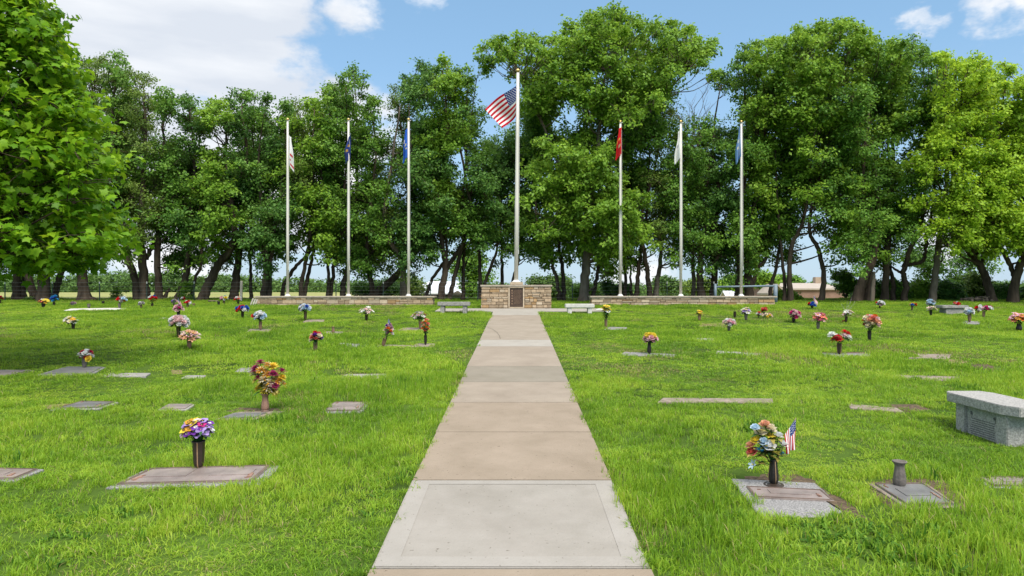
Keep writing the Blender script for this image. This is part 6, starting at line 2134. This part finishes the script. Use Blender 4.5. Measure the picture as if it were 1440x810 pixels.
for ti, (label, D, cx, wt_, kind, bark, stems) in enumerate(TREES):
    bl = blobs[ti]
    bx = (stems[0][1][0][0] - PX0) / F * D
    root = empty('tree', (bx, D, float(gz(bx, D))))
    tag(root, label, 'tree', 'row of trees behind the memorial')
    C, Rr = [], []
    r = random.Random(500 + ti)
    for (x, y, rp, ps) in bl:
        dd = D + {0: -1.1, 1: .6, 2: 2.0, 3: -2.2, 5: 3.6}[ps] + r.uniform(-.9, .9)
        dd = max(dd, 27.6)
        C.append(tuple(W(x, y, dd)))
        Rr.append(rp / F * dd)
    mb = MB()
    leaders = []
    for si, (wpx, pts) in enumerate(stems):
        P = [W(a, b, D + (0.25 * si if i > 0 else .12 * si)) for i, (a, b) in enumerate(pts)]
        at_ground = pts[0][1] > 415
        if at_ground:
            P[0].z = float(gz(P[0].x, P[0].y)) - .12
        # carry the stem up into the crown
        if len(bl) and si < 2 and pts[-1][1] > 200 and len(pts) > 3:
            near = sorted(bl, key=lambda q: abs(q[0] - pts[-1][0]) + q[1] * .35)[:4]
            tx, ty = sum(q[0] for q in near) / len(near), sum(q[1] for q in near) / len(near)
            ex_, ey_ = pts[-1]
            if ty < ey_ - 40:
                P.append(W(ex_ + (tx - ex_) * .35 + r.uniform(-8, 8), ey_ + (ty - ey_) * .45, D + r.uniform(-.3, .6)))
                P.append(W(tx, ty + 10, D + r.uniform(-.4, .8)))
        pl_ = wobble(P, .018, 900 + ti * 7 + si, 5)
        r0 = wpx / 2 / F * D
        zb = P[0].z
        zt_ = max(p.z for p in P)
        rads = []
        for p in pl_:
            t = min(max((p.z - zb) / max(zt_ - zb, .1), 0), 1)
            rr_ = r0 * (1 - .86 * t ** .85) if len(P) > 4 else r0 * (1 - .55 * t)
            if at_ground:
                rr_ *= 1 + .55 * math.exp(-(p.z - zb) / .22) + (.5 * math.exp(-(p.z - zb) / .35) if ti == 4 else 0)
            rads.append(max(rr_, .018))
        rough_tube(mb, pl_, rads, 11, ti * 3 + si)
        leaders.append((pl_, rads))
    # limbs to the clumps of leaves
    for bi, c in enumerate(C):
        if r.random() < .22:
            continue
        c = Vector(c)
        best = None
        for (pl_, rads) in leaders:
            for i in range(3, len(pl_)):
                p = pl_[i]
                hd = math.hypot(p.x - c.x, p.y - c.y)
                dz = c.z - p.z
                cost = (c - p).length + max(0, hd * .35 - dz) * 2.5
                if p.z < 2.6:
                    cost += 3
                if best is None or cost < best[0]:
                    best = (cost, p, rads[i])
        if best is None or best[0] > 9:
            continue
        _, p, rr_ = best
        L0 = (c - p).length
        m1 = p.lerp(c, .45) + Vector((r.gauss(0, .12), r.gauss(0, .12), -.05 * L0 + r.gauss(0, .12))) * min(1, L0 / 2)
        pts_ = wobble([p, m1, c], .02, ti * 1000 + bi, 4)
        rl = min(rr_ * .55, .02 + .012 * L0)
        mb.tube(pts_, list(np.linspace(rl, .008, len(pts_))), 5, caps=False)
        for q_ in range(2):
            e_ = c + Vector((r.gauss(0, 1), r.gauss(0, 1), r.gauss(.2, .6))).normalized() * Rr[bi] * .9
            mb.tube([pts_[-3], pts_[-3].lerp(e_, .5) + Vector((0, 0, .05)), e_], [rl * .4 + .004, .007, .004], 4, caps=False)
    if C:
        AX = []
        for c in C:
            c = Vector(c)
            a = min((p for pl_, _ in leaders for p in pl_), key=lambda p: (p - c).length + (4 if p.z < 3.2 else 0) + abs(p.z + 1.0 - c.z) * .5)
            AX.append(tuple(a))
        Lf = {'light': .145, 'bright': .130, 'mid': .122, 'dark': .125, 'olive': .095}[kind]
        per = {'light': 860, 'bright': 860, 'mid': 920, 'dark': 980, 'olive': 740}[kind]
        v, f, rn, (st_, en_, bi_) = bough_cloud(C, Rr, AX, per, Lf, 40 + ti)
        for a_, b_, k_ in zip(st_, en_, bi_):
            a_, b_ = Vector(a_), Vector(b_)
            mid = a_.lerp(b_, .5) + Vector((0, 0, .06 * (b_ - a_).length))
            mb.tube([a_, mid, b_], [.016 * Rr[k_] + .004, .010 * Rr[k_] + .003, .003], 4, caps=False)
        me = fast_mesh('crown', v, f, {'rnd': rn}, [LEAF[kind]])
        o = bpy.data.objects.new('crown', me)
        link(o, root)
        o.matrix_parent_inverse = root.matrix_basis.inverted()
    child(mb, 'trunk', [M[bark]], root, True)

# dead twigs showing against the sky right of the tallest crown
mb = MB()
r = random.Random(5)
base = W(975, 230, 31.5)


def twig(p, d, L_, rad, lev):
    pts = [p]
    for i in range(4):
        d = (d + Vector((r.gauss(0, .10), r.gauss(0, .10), .05))).normalized()
        pts.append(pts[-1] + d * L_ / 4)
    mb.tube(pts, list(np.linspace(rad, rad * .35, 5)), 5, caps=False)
    if lev > 0:
        for i in (1, 2, 2, 3, 4):
            a = Vector((r.gauss(0, .6), r.gauss(0, .35), .45)).normalized()
            twig(pts[i], (d * .75 + a).normalized(), L_ * r.uniform(.4, .65), rad * .5, lev - 1)


dt = empty('dead_tree', (W(975, 424, 32.0).x, 32.0, float(gz(7, 32))))
tag(dt, 'bare dead tree top right of the tallest crown', 'tree')
p0 = Vector((dt.location.x, 32.0, dt.location.z - .1))
mb.tube(wobble([p0, W(974, 380, 32), W(972, 300, 32), W(974, 215, 32)], .03, 3, 4), list(np.linspace(.11, .05, 13)), 8)
for (dx, L_) in ((-.45, 2.3), (-.15, 3.2), (.12, 3.5), (.38, 2.8), (.62, 1.9)):
    twig(W(974, 218, 32), Vector((dx, r.uniform(-.2, .2), 1)).normalized(), L_ * .62, .03, 2)
child(mb, 'trunk', [M['bark_dead']], dt, True)
# thin dead stem right
ds = empty('dead_tree', (W(1226, 428, 29).x, 29.0, float(gz(W(1226, 428, 29).x, 29.0))))
tag(ds, 'thin pale dead stem standing before the massive leaning trunk', 'tree')
mb = MB()
rough_tube(mb, wobble([Vector((ds.location.x, 29, ds.location.z - .1)), W(1227, 405, 29), W(1229, 392, 29), W(1229, 382, 29)], .01, 3, 4), list(np.linspace(.10, .05, 13)), 8, 2)
mb.tube([W(1228.5, 398, 29), W(1231, 394, 29), W(1232, 392, 29)], [.05, .035, .02], 6)
child(mb, 'trunk', [M['bark_dead']], ds, True)

# ivy on its trunk
iv = []
r = random.Random(3)
for i in range(16):
    iv.append((tuple(W(262 + r.uniform(-7, 6), 400 + r.uniform(-2, 20), 30.25 + r.uniform(-.1, .2))), r.uniform(.14, .24)))
v, f, rn = leaf_cloud([a for a, b in iv], [b for a, b in iv], 110, .07, 9, spray=.06, m=6)
o = link(bpy.data.objects.new('ivy', fast_mesh('ivy', v, f, {'rnd': rn}, [LEAF['ivy']])))
tag(o, 'bright green ivy climbing the foot of a tree trunk', 'ivy')

# ------------------------------------------------------------------ the maple close at the left
DMp = 10.5
mt = empty('maple_tree', ((-95 - PX0) / F * DMp, DMp, float(gz((-95 - PX0) / F * DMp, DMp))))
tag(mt, 'big maple with large bright green leaves filling the left edge', 'tree')
EDGE_Y = [-260, -120, -30, 0, 40, 80, 120, 160, 200, 240, 270, 300, 330, 350, 368, 390]
EDGE_X = [-75, 0, 48, 64, 84, 100, 108, 126, 140, 156, 138, 146, 168, 158, 128, 75]
C, Rr = [], []
r = random.Random(77)
for ps in range(4):
    y = -270.0 + 12 * ps
    while y < 385:
        xr_ = np.interp(y, EDGE_Y, EDGE_X)
        xl_ = -230 - (xr_ - 20) * .7
        x = xr_
        first = True
        while x > xl_:
            rp = r.uniform(22, 38) if first else r.uniform(38, 58)
            cx_ = x - rp * r.uniform(.75, 1.0) if first else x + r.uniform(-12, 12)
            cy_ = min(y + r.uniform(-14, 14), 385 - rp * .55)
            half = (xr_ - xl_) / 2 / F * DMp
            uu = (cx_ - (xr_ + xl_) / 2) / ((xr_ - xl_) / 2)
            dep = half * math.sqrt(max(0, 1 - uu * uu)) * .6
            dd = DMp + dep * {0: -1, 1: -.5, 2: .45, 3: .95}[ps] * r.uniform(.75, 1)
            kd = dd / DMp
            C.append(tuple(Vector(((cx_ - PX0) / F * DMp, dd, EYE + (PY0 - cy_) / F * DMp))) if not first else tuple(W(cx_, cy_, dd)))
            Rr.append(rp / F * DMp)
            x -= r.uniform(48, 66)
            first = False
        y += r.uniform(40, 52)
MX = mt.location.x
v, f, rn, (st_, en_, bi_) = bough_cloud(C, Rr, [(MX, DMp, c[2] - .25) for c in C], 235, .118, 5, m=7, spray=.10, lobes=True, flat=.45)
o = bpy.data.objects.new('crown', fast_mesh('crown', v, f, {'rnd': rn}, [LEAF['maple']]))
link(o, mt)
o.matrix_parent_inverse = mt.matrix_basis.inverted()
mb = MB()
bx = mt.location.x
tp = wobble([(bx, DMp, mt.location.z - .15), (bx + .05, DMp, 2.2), (bx, DMp + .1, 4.5), (bx + .1, DMp, 8.5)], .02, 8, 6)
rough_tube(mb, tp, [max(.02, .20 * (1 - .8 * i / (len(tp) - 1)) + .08 * math.exp(-i / 1.5)) for i in range(len(tp))], 14, 4)
for a_, b_, k_ in zip(st_, en_, bi_):
    a_, b_ = Vector(a_), Vector(b_)
    mb.tube([a_, a_.lerp(b_, .5) + Vector((0, 0, .03)), b_], [.010, .006, .002], 4, caps=False)
for i, c in enumerate(C):
    if i % 2 == 0:
        c = Vector(c)
        s_ = min(tp, key=lambda p: abs(p.z - (c.z - .6)) + (3 if p.z < 2 else 0))
        mb.tube(wobble([s_, s_.lerp(c, .5) + Vector((0, 0, -.1)), c], .015, i, 3), [.04, .034, .028, .022, .016, .011, .007], 5, caps=False)
child(mb, 'trunk', [M['bark']], mt, True)

# ------------------------------------------------------------------ shrubs and small trees behind the fence


def shrub(name, label, D, clumps, kind, leaf_len, per, stem=True, spray=.15, cat='shrub', group='shrubs and small trees behind the row', seed=0):
    cx = sum(c[0] for c in clumps) / len(clumps)
    x = (cx - PX0) / F * D
    root = empty(name, (x, D, float(gz(x, D))))
    tag(root, label, cat, group)
    r = random.Random(seed)
    C = [tuple(W(a, b, D + r.uniform(-.5, .5) * c / F * D)) for a, b, c in clumps]
    Rr = [c / F * D for a, b, c in clumps]
    v, f, rn = leaf_cloud(C, Rr, per, leaf_len, 70 + seed, spray=spray)
    o = bpy.data.objects.new('crown', fast_mesh('crown', v, f, {'rnd': rn}, [LEAF[kind]]))
    link(o, root)
    o.matrix_parent_inverse = root.matrix_basis.inverted()
    mb = MB()
    g = Vector((x, D, root.location.z - .1))
    mb.tube([g, g.lerp(Vector(C[0]), .5), Vector(C[0])], [.02 + .0025 * D * .5, .03, .015], 6)
    for c in C[1:]:
        mb.tube([g + Vector((0, 0, .15)), g.lerp(Vector(c), .5) + Vector((0, 0, .05)), Vector(c)], [.02, .014, .006], 5, caps=False)
    child(mb, 'trunk', [M['bark']], root, True)


def clumps_in(x0, x1, y0, y1, rad, n, seed):
    r = random.Random(seed)
    out = []
    for i in range(n):
        a = r.uniform(0, 6.28)
        q_ = math.sqrt(r.uniform(0, 1))
        out.append(((x0 + x1) / 2 + q_ * math.cos(a) * ((x1 - x0) / 2 - rad * .7), (y0 + y1) / 2 + q_ * math.sin(a) * ((y1 - y0) / 2 - rad * .6), rad * r.uniform(.75, 1.2)))
    return out


SHR = [
    ('young_conifer', 'small light green young conifer left of the pair of trunks', 34, [(164, 416, 7), (164, 409, 5), (165, 404, 3.5), (160, 419, 5), (169, 419, 5)], 'light', .08, 260),
    ('shrub', 'tiny round bush between the trunks at far left', 30.4, [(43, 421, 4), (40, 422, 3), (46, 422, 3)], 'mid', .06, 240),
    ('small_tree', 'leafy small tree behind the slim trunks left of the memorial', 46, clumps_in(632, 694, 348, 422, 15, 18, 1), 'mid', .17, 420),
    ('shrub', 'dark bush behind the very slanted trunk', 38, clumps_in(490, 560, 392, 420, 11, 14, 2), 'dark', .14, 380),
    ('shrub', 'scrubby bush left of the white roof', 40, clumps_in(545, 600, 388, 420, 10, 12, 3), 'olive', .13, 320),
    ('shrub', 'broad rounded bush right behind the memorial wall', 44, clumps_in(735, 805, 384, 428, 15, 20, 4), 'far', .17, 460),
    ('shrub', 'green sapling behind the thin right trunk near the tallest tree', 34, clumps_in(842, 886, 394, 421, 8, 14, 5), 'dark', .16, 220),
    ('shrub', 'low bush between right of big trunk and fence', 38, clumps_in(800, 850, 400, 424, 9, 12, 6), 'mid', .13, 320),
    ('small_tree', 'rounded pale tree beyond the fence between right flagpoles', 75, clumps_in(915, 962, 386, 412, 10, 14, 7), 'far', .30, 320),
    ('small_tree', 'yellowish tree beyond the fence behind the stout trunk', 62, clumps_in(962, 1006, 386, 416, 10, 14, 8), 'olive', .26, 320),
    ('small_tree', 'pale tree beyond the fence behind the blue pipe rail', 66, clumps_in(1008, 1062, 384, 414, 11, 15, 9), 'light', .26, 320),
    ('small_tree', 'green tree beyond the small gabled house', 58, clumps_in(1060, 1096, 380, 410, 9, 12, 10), 'light', .24, 320),
    ('shrub', 'bright bush at the foot of the forked tree near the wall end', 31.5, clumps_in(1088, 1122, 405, 428, 8, 12, 11), 'light', .11, 320),
    ('small_tree', 'dark tree behind the left end of the brown building', 95, clumps_in(1090, 1128, 384, 404, 9, 10, 12), 'mid', .35, 320),
    ('small_tree', 'round tree top behind the chimney of the brown building', 95, clumps_in(1140, 1158, 393, 402, 5, 7, 13), 'mid', .30, 240),
    ('shrub', 'airy bush hanging before the right end of the building', 33, clumps_in(1166, 1206, 375, 416, 9, 14, 14), 'mid', .13, 220),
    ('shrub', 'low weeds along the foot of the brown building', 31.5, clumps_in(1120, 1200, 423, 431, 4, 18, 15), 'dark', .10, 200),
    ('shrub', 'leafy bush between the massive trunk and the crooked trunk', 32, clumps_in(1222, 1276, 388, 430, 10, 18, 16), 'mid', .12, 340),
    ('shrub', 'bright sapling right of the crooked trunk', 32.5, clumps_in(1270, 1312, 390, 428, 10, 16, 17), 'light', .12, 320),
    ('shrub', 'dense dark bush right of the brown straight trunk', 32, clumps_in(1312, 1358, 396, 430, 11, 18, 18), 'dark', .12, 420),
    ('shrub', 'pale mixed bush above the heap of stones', 34, clumps_in(1350, 1396, 384, 426, 11, 18, 19), 'olive', .12, 340),
    ('shrub', 'dark bush between the two right hand trunks', 32, clumps_in(1392, 1428, 396, 430, 10, 14, 20), 'dark', .12, 380),
    ('shrub', 'dark bush at the right edge under the forked trunk', 31, clumps_in(1428, 1490, 392, 432, 12, 16, 21), 'dark', .12, 380),
    ('small_tree', 'tall leafy tree filling the back between right trunks', 42, clumps_in(1255, 1400, 330, 410, 16, 26, 22), 'dark', .16, 300),
]
for i, (nm, lab, D, cl, kd, ll, per) in enumerate(SHR):
    shrub(nm, lab, D, cl, kd, ll, per, seed=i, spray=.08 if D < 36 else .2, cat='tree' if 'tree' in nm or 'conifer' in nm else 'shrub')

# the wood on the skyline far beyond the fields
r = random.Random(31)
C, Rr = [], []
for (x0, x1, D, tops) in ((-160, 620, 150, [(-160, 386), (60, 388), (130, 384), (200, 380), (260, 384), (330, 386), (400, 391), (470, 393), (530, 396), (620, 397)]),
                          (580, 1600, 190, [(580, 397), (720, 398), (800, 399), (900, 401), (960, 400), (1100, 399), (1200, 398), (1600, 394)]),
                          (-400, 1900, 260, [(-400, 393), (700, 400), (1900, 398)])):
    x = x0
    while x < x1:
        top = np.interp(x, [t[0] for t in tops], [t[1] for t in tops]) + r.uniform(-3, 4)
        rp = r.uniform(6, 10) * 170 / D
        y = top + rp * .8
        while y < 418:
            dd = D + r.uniform(-12, 12)
            C.append(tuple(W(x + r.uniform(-4, 4), y, dd)))
            Rr.append(rp / F * dd)
            y += rp * r.uniform(.9, 1.3)
        x += rp * r.uniform(.8, 1.15)
v, f, rn = leaf_cloud(C, Rr, 170, .62, 99, spray=.5, m=8)
o = link(bpy.data.objects.new('distant_woods', fast_mesh('distant_woods', v, f, {'rnd': rn}, [LEAF['far']])))
tag(o, 'pale green woods on the skyline beyond the fields', 'woods', kind='stuff')

# ------------------------------------------------------------------ fence, posts, pipe rail
YF = 30.0
fe = empty('wire_fence', ((470 - PX0) / F * YF, YF, float(gz(-8, YF))))
tag(fe, 'thin wire fence on green steel posts running through the row of trees', 'fence')
pxs = list(np.arange(-126, 1004, 66.5)) + [1004]
for i, px in enumerate(pxs):
    x = (px - PX0) / F * YF
    g = float(gz(x, YF))
    mb = MB()
    zt_ = EYE + (PY0 - 396) / F * YF
    mb.box((x, YF, (g - .1 + zt_ - .09) / 2), (.038, .030, zt_ - .09 - g + .1))
    mb.box((x, YF - .022, (g + zt_ - .09) / 2), (.012, .014, zt_ - .1 - g))
    po = child(mb, 'post', [M['post_green']], fe)
    mb = MB()
    mb.box((x, YF, zt_ - .045), (.040, .032, .088), ch=.006)
    c = mb.build('post_cap', [M['white_paint']])
    c.parent = po
for py in (397, 402.5, 408, 413, 418):
    mb = MB()
    pts = []
    for i, px in enumerate(pxs):
        x = (px - PX0) / F * YF
        pts.append((x, YF - .03, EYE + (PY0 - py) / F * YF))
        if i < len(pxs) - 1:
            pts.append((x + 33 / F * YF, YF - .03, EYE + (PY0 - py) / F * YF - .012))
    mb.tube(pts, .0032, 4)
    child(mb, 'wire', [M['wire']], fe)

wp = empty('wooden_post', (W(339, 425, 29.6).x, 29.6, float(gz(-12, 29.6))))
tag(wp, 'pale weathered wooden post standing between trunks left of the low wall', 'post')
mb = MB()
rough_tube(mb, [Vector((0, 0, -.1)), Vector((.004, 0, .3)), Vector((.01, 0, .6)), Vector((.012, 0, .86)), Vector((.012, 0, .9))], [.062, .058, .056, .055, .045], 12, 3)
mb.build('shaft', [M['weathered_wood']], wp, True)

pr_ = empty('pipe_rail', (W(1048, 418, 28.6).x, 28.6, float(gz(9, 28.6))))
tag(pr_, 'blue grey steel pipe rail on two posts behind the right low wall', 'rail')
for (px, rad, yt) in ((1006, .055, 399), (1090.5, .085, 400)):
    mb = MB()
    x = (px - PX0) / F * 28.6
    mb.tube([(x, 28.6, float(gz(x, 28.6)) - .1), (x, 28.6, EYE + (PY0 - yt) / F * 28.6)], rad, 14)
    child(mb, 'post', [M['pipe_blue']], pr_, True)
mb = MB()
mb.tube([W(1006, 403.5, 28.6), W(1090.5, 402, 28.6)], .042, 12)
child(mb, 'rail', [M['pipe_blue']], pr_, True)

# leaning boards at the left end of the low wall
lb = empty('leaning_boards', (W(357, 429, 26.5).x, 26.5, float(gz(-10, 26.5))))
tag(lb, 'pale leaning boards propped at the left end of the low wall', 'boards')
for k_, (dx, ln) in enumerate(((-.06, .32), (.02, .30), (.09, .27))):
    mb = MB()
    mb.box((dx, -.06 + k_ * .02, ln / 2 - .03), (.055, .016, ln), mat=Matrix.Rotation(.32, 3, 'Y') @ Matrix.Rotation(-.2, 3, 'X'), ch=.003)
    mb.build('board', [M['weathered_wood']], lb)

# thin log and litter
lg = empty('log', (W(300, 426, 29).x, 29.0, float(gz(-12.8, 29))))
tag(lg, 'thin dark log lying on the grass left of the pale post', 'log')
mb = MB()
rough_tube(mb, wobble([(-.22, 0, .05), (0, .03, .055), (.2, 0, .05)], .004, 2, 4), [.03, .034, .036, .035, .034, .033, .032, .03, .026], 8, 3)
mb.build('bark', [M['bark_dead']], lg, True)
lt = empty('paper_litter', (*gp(843, 437), float(gz(2.7, 23.6)) + .03))
tag(lt, 'white scrap of paper on the cross walk beside the white bench', 'litter')
mb = MB()
mb.add([(-.12, -.03, 0), (.0, -.05, .02), (.13, -.02, .005), (.11, .06, .03), (-.02, .05, .045), (-.11, .05, .012)], [(0, 1, 4, 5), (1, 2, 3, 4)])
mb.add([(-.12, -.03, -.004), (.0, -.05, .016), (.13, -.02, .001), (.11, .06, .026), (-.02, .05, .041), (-.11, .05, .008)], [(5, 4, 1, 0), (4, 3, 2, 1)])
mb.build('sheet', [M['white_paint']], lt)

# heap of stones at the right
hp = empty('stone_heap', (W(1376, 430, 29.2).x, 29.2, float(gz(19.7, 29.2))))
tag(hp, 'low heap of pale stones and sticks under the arching trunk', 'stones')
mb = MB()
r = random.Random(12)
for i in range(46):
    mb.box((r.uniform(-.65, .62), r.uniform(-.3, .3), r.uniform(.02, .20) * (1 - abs(r.uniform(-.6, .6)))), (r.uniform(.08, .22), r.uniform(.07, .15), r.uniform(.05, .12)), mat=Euler((r.uniform(0, 3), r.uniform(0, 3), r.uniform(0, 3))).to_matrix(), ch=.02)
for i in range(10):
    a = Vector((r.uniform(-.6, .5), r.uniform(-.3, .2), r.uniform(.12, .2)))
    mb.tube([a, a + Vector((r.uniform(-.4, .4), r.uniform(-.1, .1), r.uniform(0, .1)))], .012, 5)
child_o = mb.build('stones', [M['bark_dead']], hp)

# ------------------------------------------------------------------ buildings beyond the fence


def far_building(name, label, D, x0, x1, eave, ridge, wallm, roofm, depth, pitch_in=0.0, chimney=None, gable_front=False, opening=True):
    X0, X1 = (x0 - PX0) / F * D, (x1 - PX0) / F * D
    ze, zr = EYE + (PY0 - eave) / F * D, EYE + (PY0 - ridge) / F * (D + depth / 2)
    zb = float(gz((X0 + X1) / 2, D)) - .3
    root = empty(name, ((X0 + X1) / 2, D, zb))
    tag(root, label, 'building')
    mb = MB()
    mb.box(((X0 + X1) / 2, D + depth / 2, (zb + ze) / 2), (X1 - X0, depth, ze - zb))
    if gable_front:
        xm = (X0 + X1) / 2
        mb.add([(X0, D, ze), (X1, D, ze), (xm, D, zr), (X0, D + depth, ze), (X1, D + depth, ze), (xm, D + depth, zr)], [(0, 1, 2), (3, 5, 4), (0, 2, 5, 3), (1, 4, 5, 2)])
    else:
        ym = D + depth / 2
        mb.add([(X0, D, ze), (X0, D + depth, ze), (X0, ym, zr), (X1, D, ze), (X1, D + depth, ze), (X1, ym, zr)], [(0, 2, 1), (3, 4, 5), (0, 3, 5, 2), (1, 2, 5, 4)])
    child(mb, 'wall', [M[wallm]], root)
    mb = MB()
    ov = .18
    t = .14
    if gable_front:
        xm = (X0 + X1) / 2
        for s, xe in ((-1, X0), (1, X1)):
            sl = (zr - ze) / (xm - X0)
            a = (xe + s * ov, ze - ov * sl)
            vs = [(a[0], D - ov, a[1] + .02), (xm, D - ov, zr + .02), (xm, D + depth + ov, zr + .02), (a[0], D + depth + ov, a[1] + .02)]
            mb.add([(v[0], v[1], v[2] + t) for v in vs] + vs, [(0, 1, 2, 3), (7, 6, 5, 4), (0, 4, 5, 1), (1, 5, 6, 2), (2, 6, 7, 3), (3, 7, 4, 0)])
    else:
        ym = D + depth / 2
        for s, yy in ((-1, D), (1, D + depth)):
            sl = (zr - ze) / (depth / 2)
            vs = [(X0 - ov, yy + s * ov, ze - ov * sl + .02), (X1 + ov, yy + s * ov, ze - ov * sl + .02), (X1 + ov - pitch_in, ym, zr + .02), (X0 - ov + pitch_in, ym, zr + .02)]
            mb.add([(v[0], v[1], v[2] + t) for v in vs] + vs, [(0, 1, 2, 3), (7, 6, 5, 4), (0, 4, 5, 1), (1, 5, 6, 2), (2, 6, 7, 3), (3, 7, 4, 0)])
    rf = child(mb, 'roof', [M[roofm]], root)
    if chimney:
        mb = MB()
        cxm = (chimney - PX0) / F * (D + depth / 2)
        mb.box((cxm, D + depth / 2, zr + .2), (.75, .6, 1.1), ch=.02)
        c = mb.build('chimney', [M['wall_tan']])
        c.parent = rf
    return root, X0, X1, ze, zr, zb


far_building('barn', 'white metal roofed barn beyond the fence left of the memorial', 60, 572, 652, 413.5, 397.5, 'dark', 'roof_white', 14, pitch_in=1.3)
far_building('long_building', 'long low brown building with pale tan roof behind the right trees', 62, 1112, 1192, 407.8, 400.3, 'wall_brown', 'roof_tan', 12, chimney=1150)
far_building('gabled_house', 'small tan gabled house left of the long brown building', 55, 1082, 1103, 412, 402, 'wall_tan', 'roof_tan', 2.2, gable_front=True)
far_building('small_shed', 'tiny white roofed shed seen under the blue pipe rail', 70, 1022, 1036, 417.0, 411, 'wall_tan', 'roof_white', 1.6)
# heap behind the slim trunks
hh = empty('straw_heap', (W(643, 421, 36).x, 36.0, float(gz(W(643, 421, 36).x, 36.0))))
tag(hh, 'tan covered heap on the ground behind the slim trunks near the grey bench', 'heap')
bm = bmesh.new()
bmesh.ops.create_icosphere(bm, subdivisions=3, radius=1.0)
for v in bm.verts:
    n_ = 1 + .10 * math.sin(v.co.x * 5 + 1) * math.cos(v.co.y * 4)
    v.co = Vector((v.co.x * .30 * n_, v.co.y * .35 * n_, max(v.co.z, -.2) * .26 * n_ + .12))
me = bpy.data.meshes.new('cover')
bm.to_mesh(me)
bm.free()
me.materials.append(M['tarp'])
me.polygons.foreach_set('use_smooth', [True] * len(me.polygons))
link(bpy.data.objects.new('cover', me), hh)
mb = MB()
mb.box((-.02, 0, .02), (.66, .5, .16), ch=.03)
mb.build('base', [M['dark']], hh)
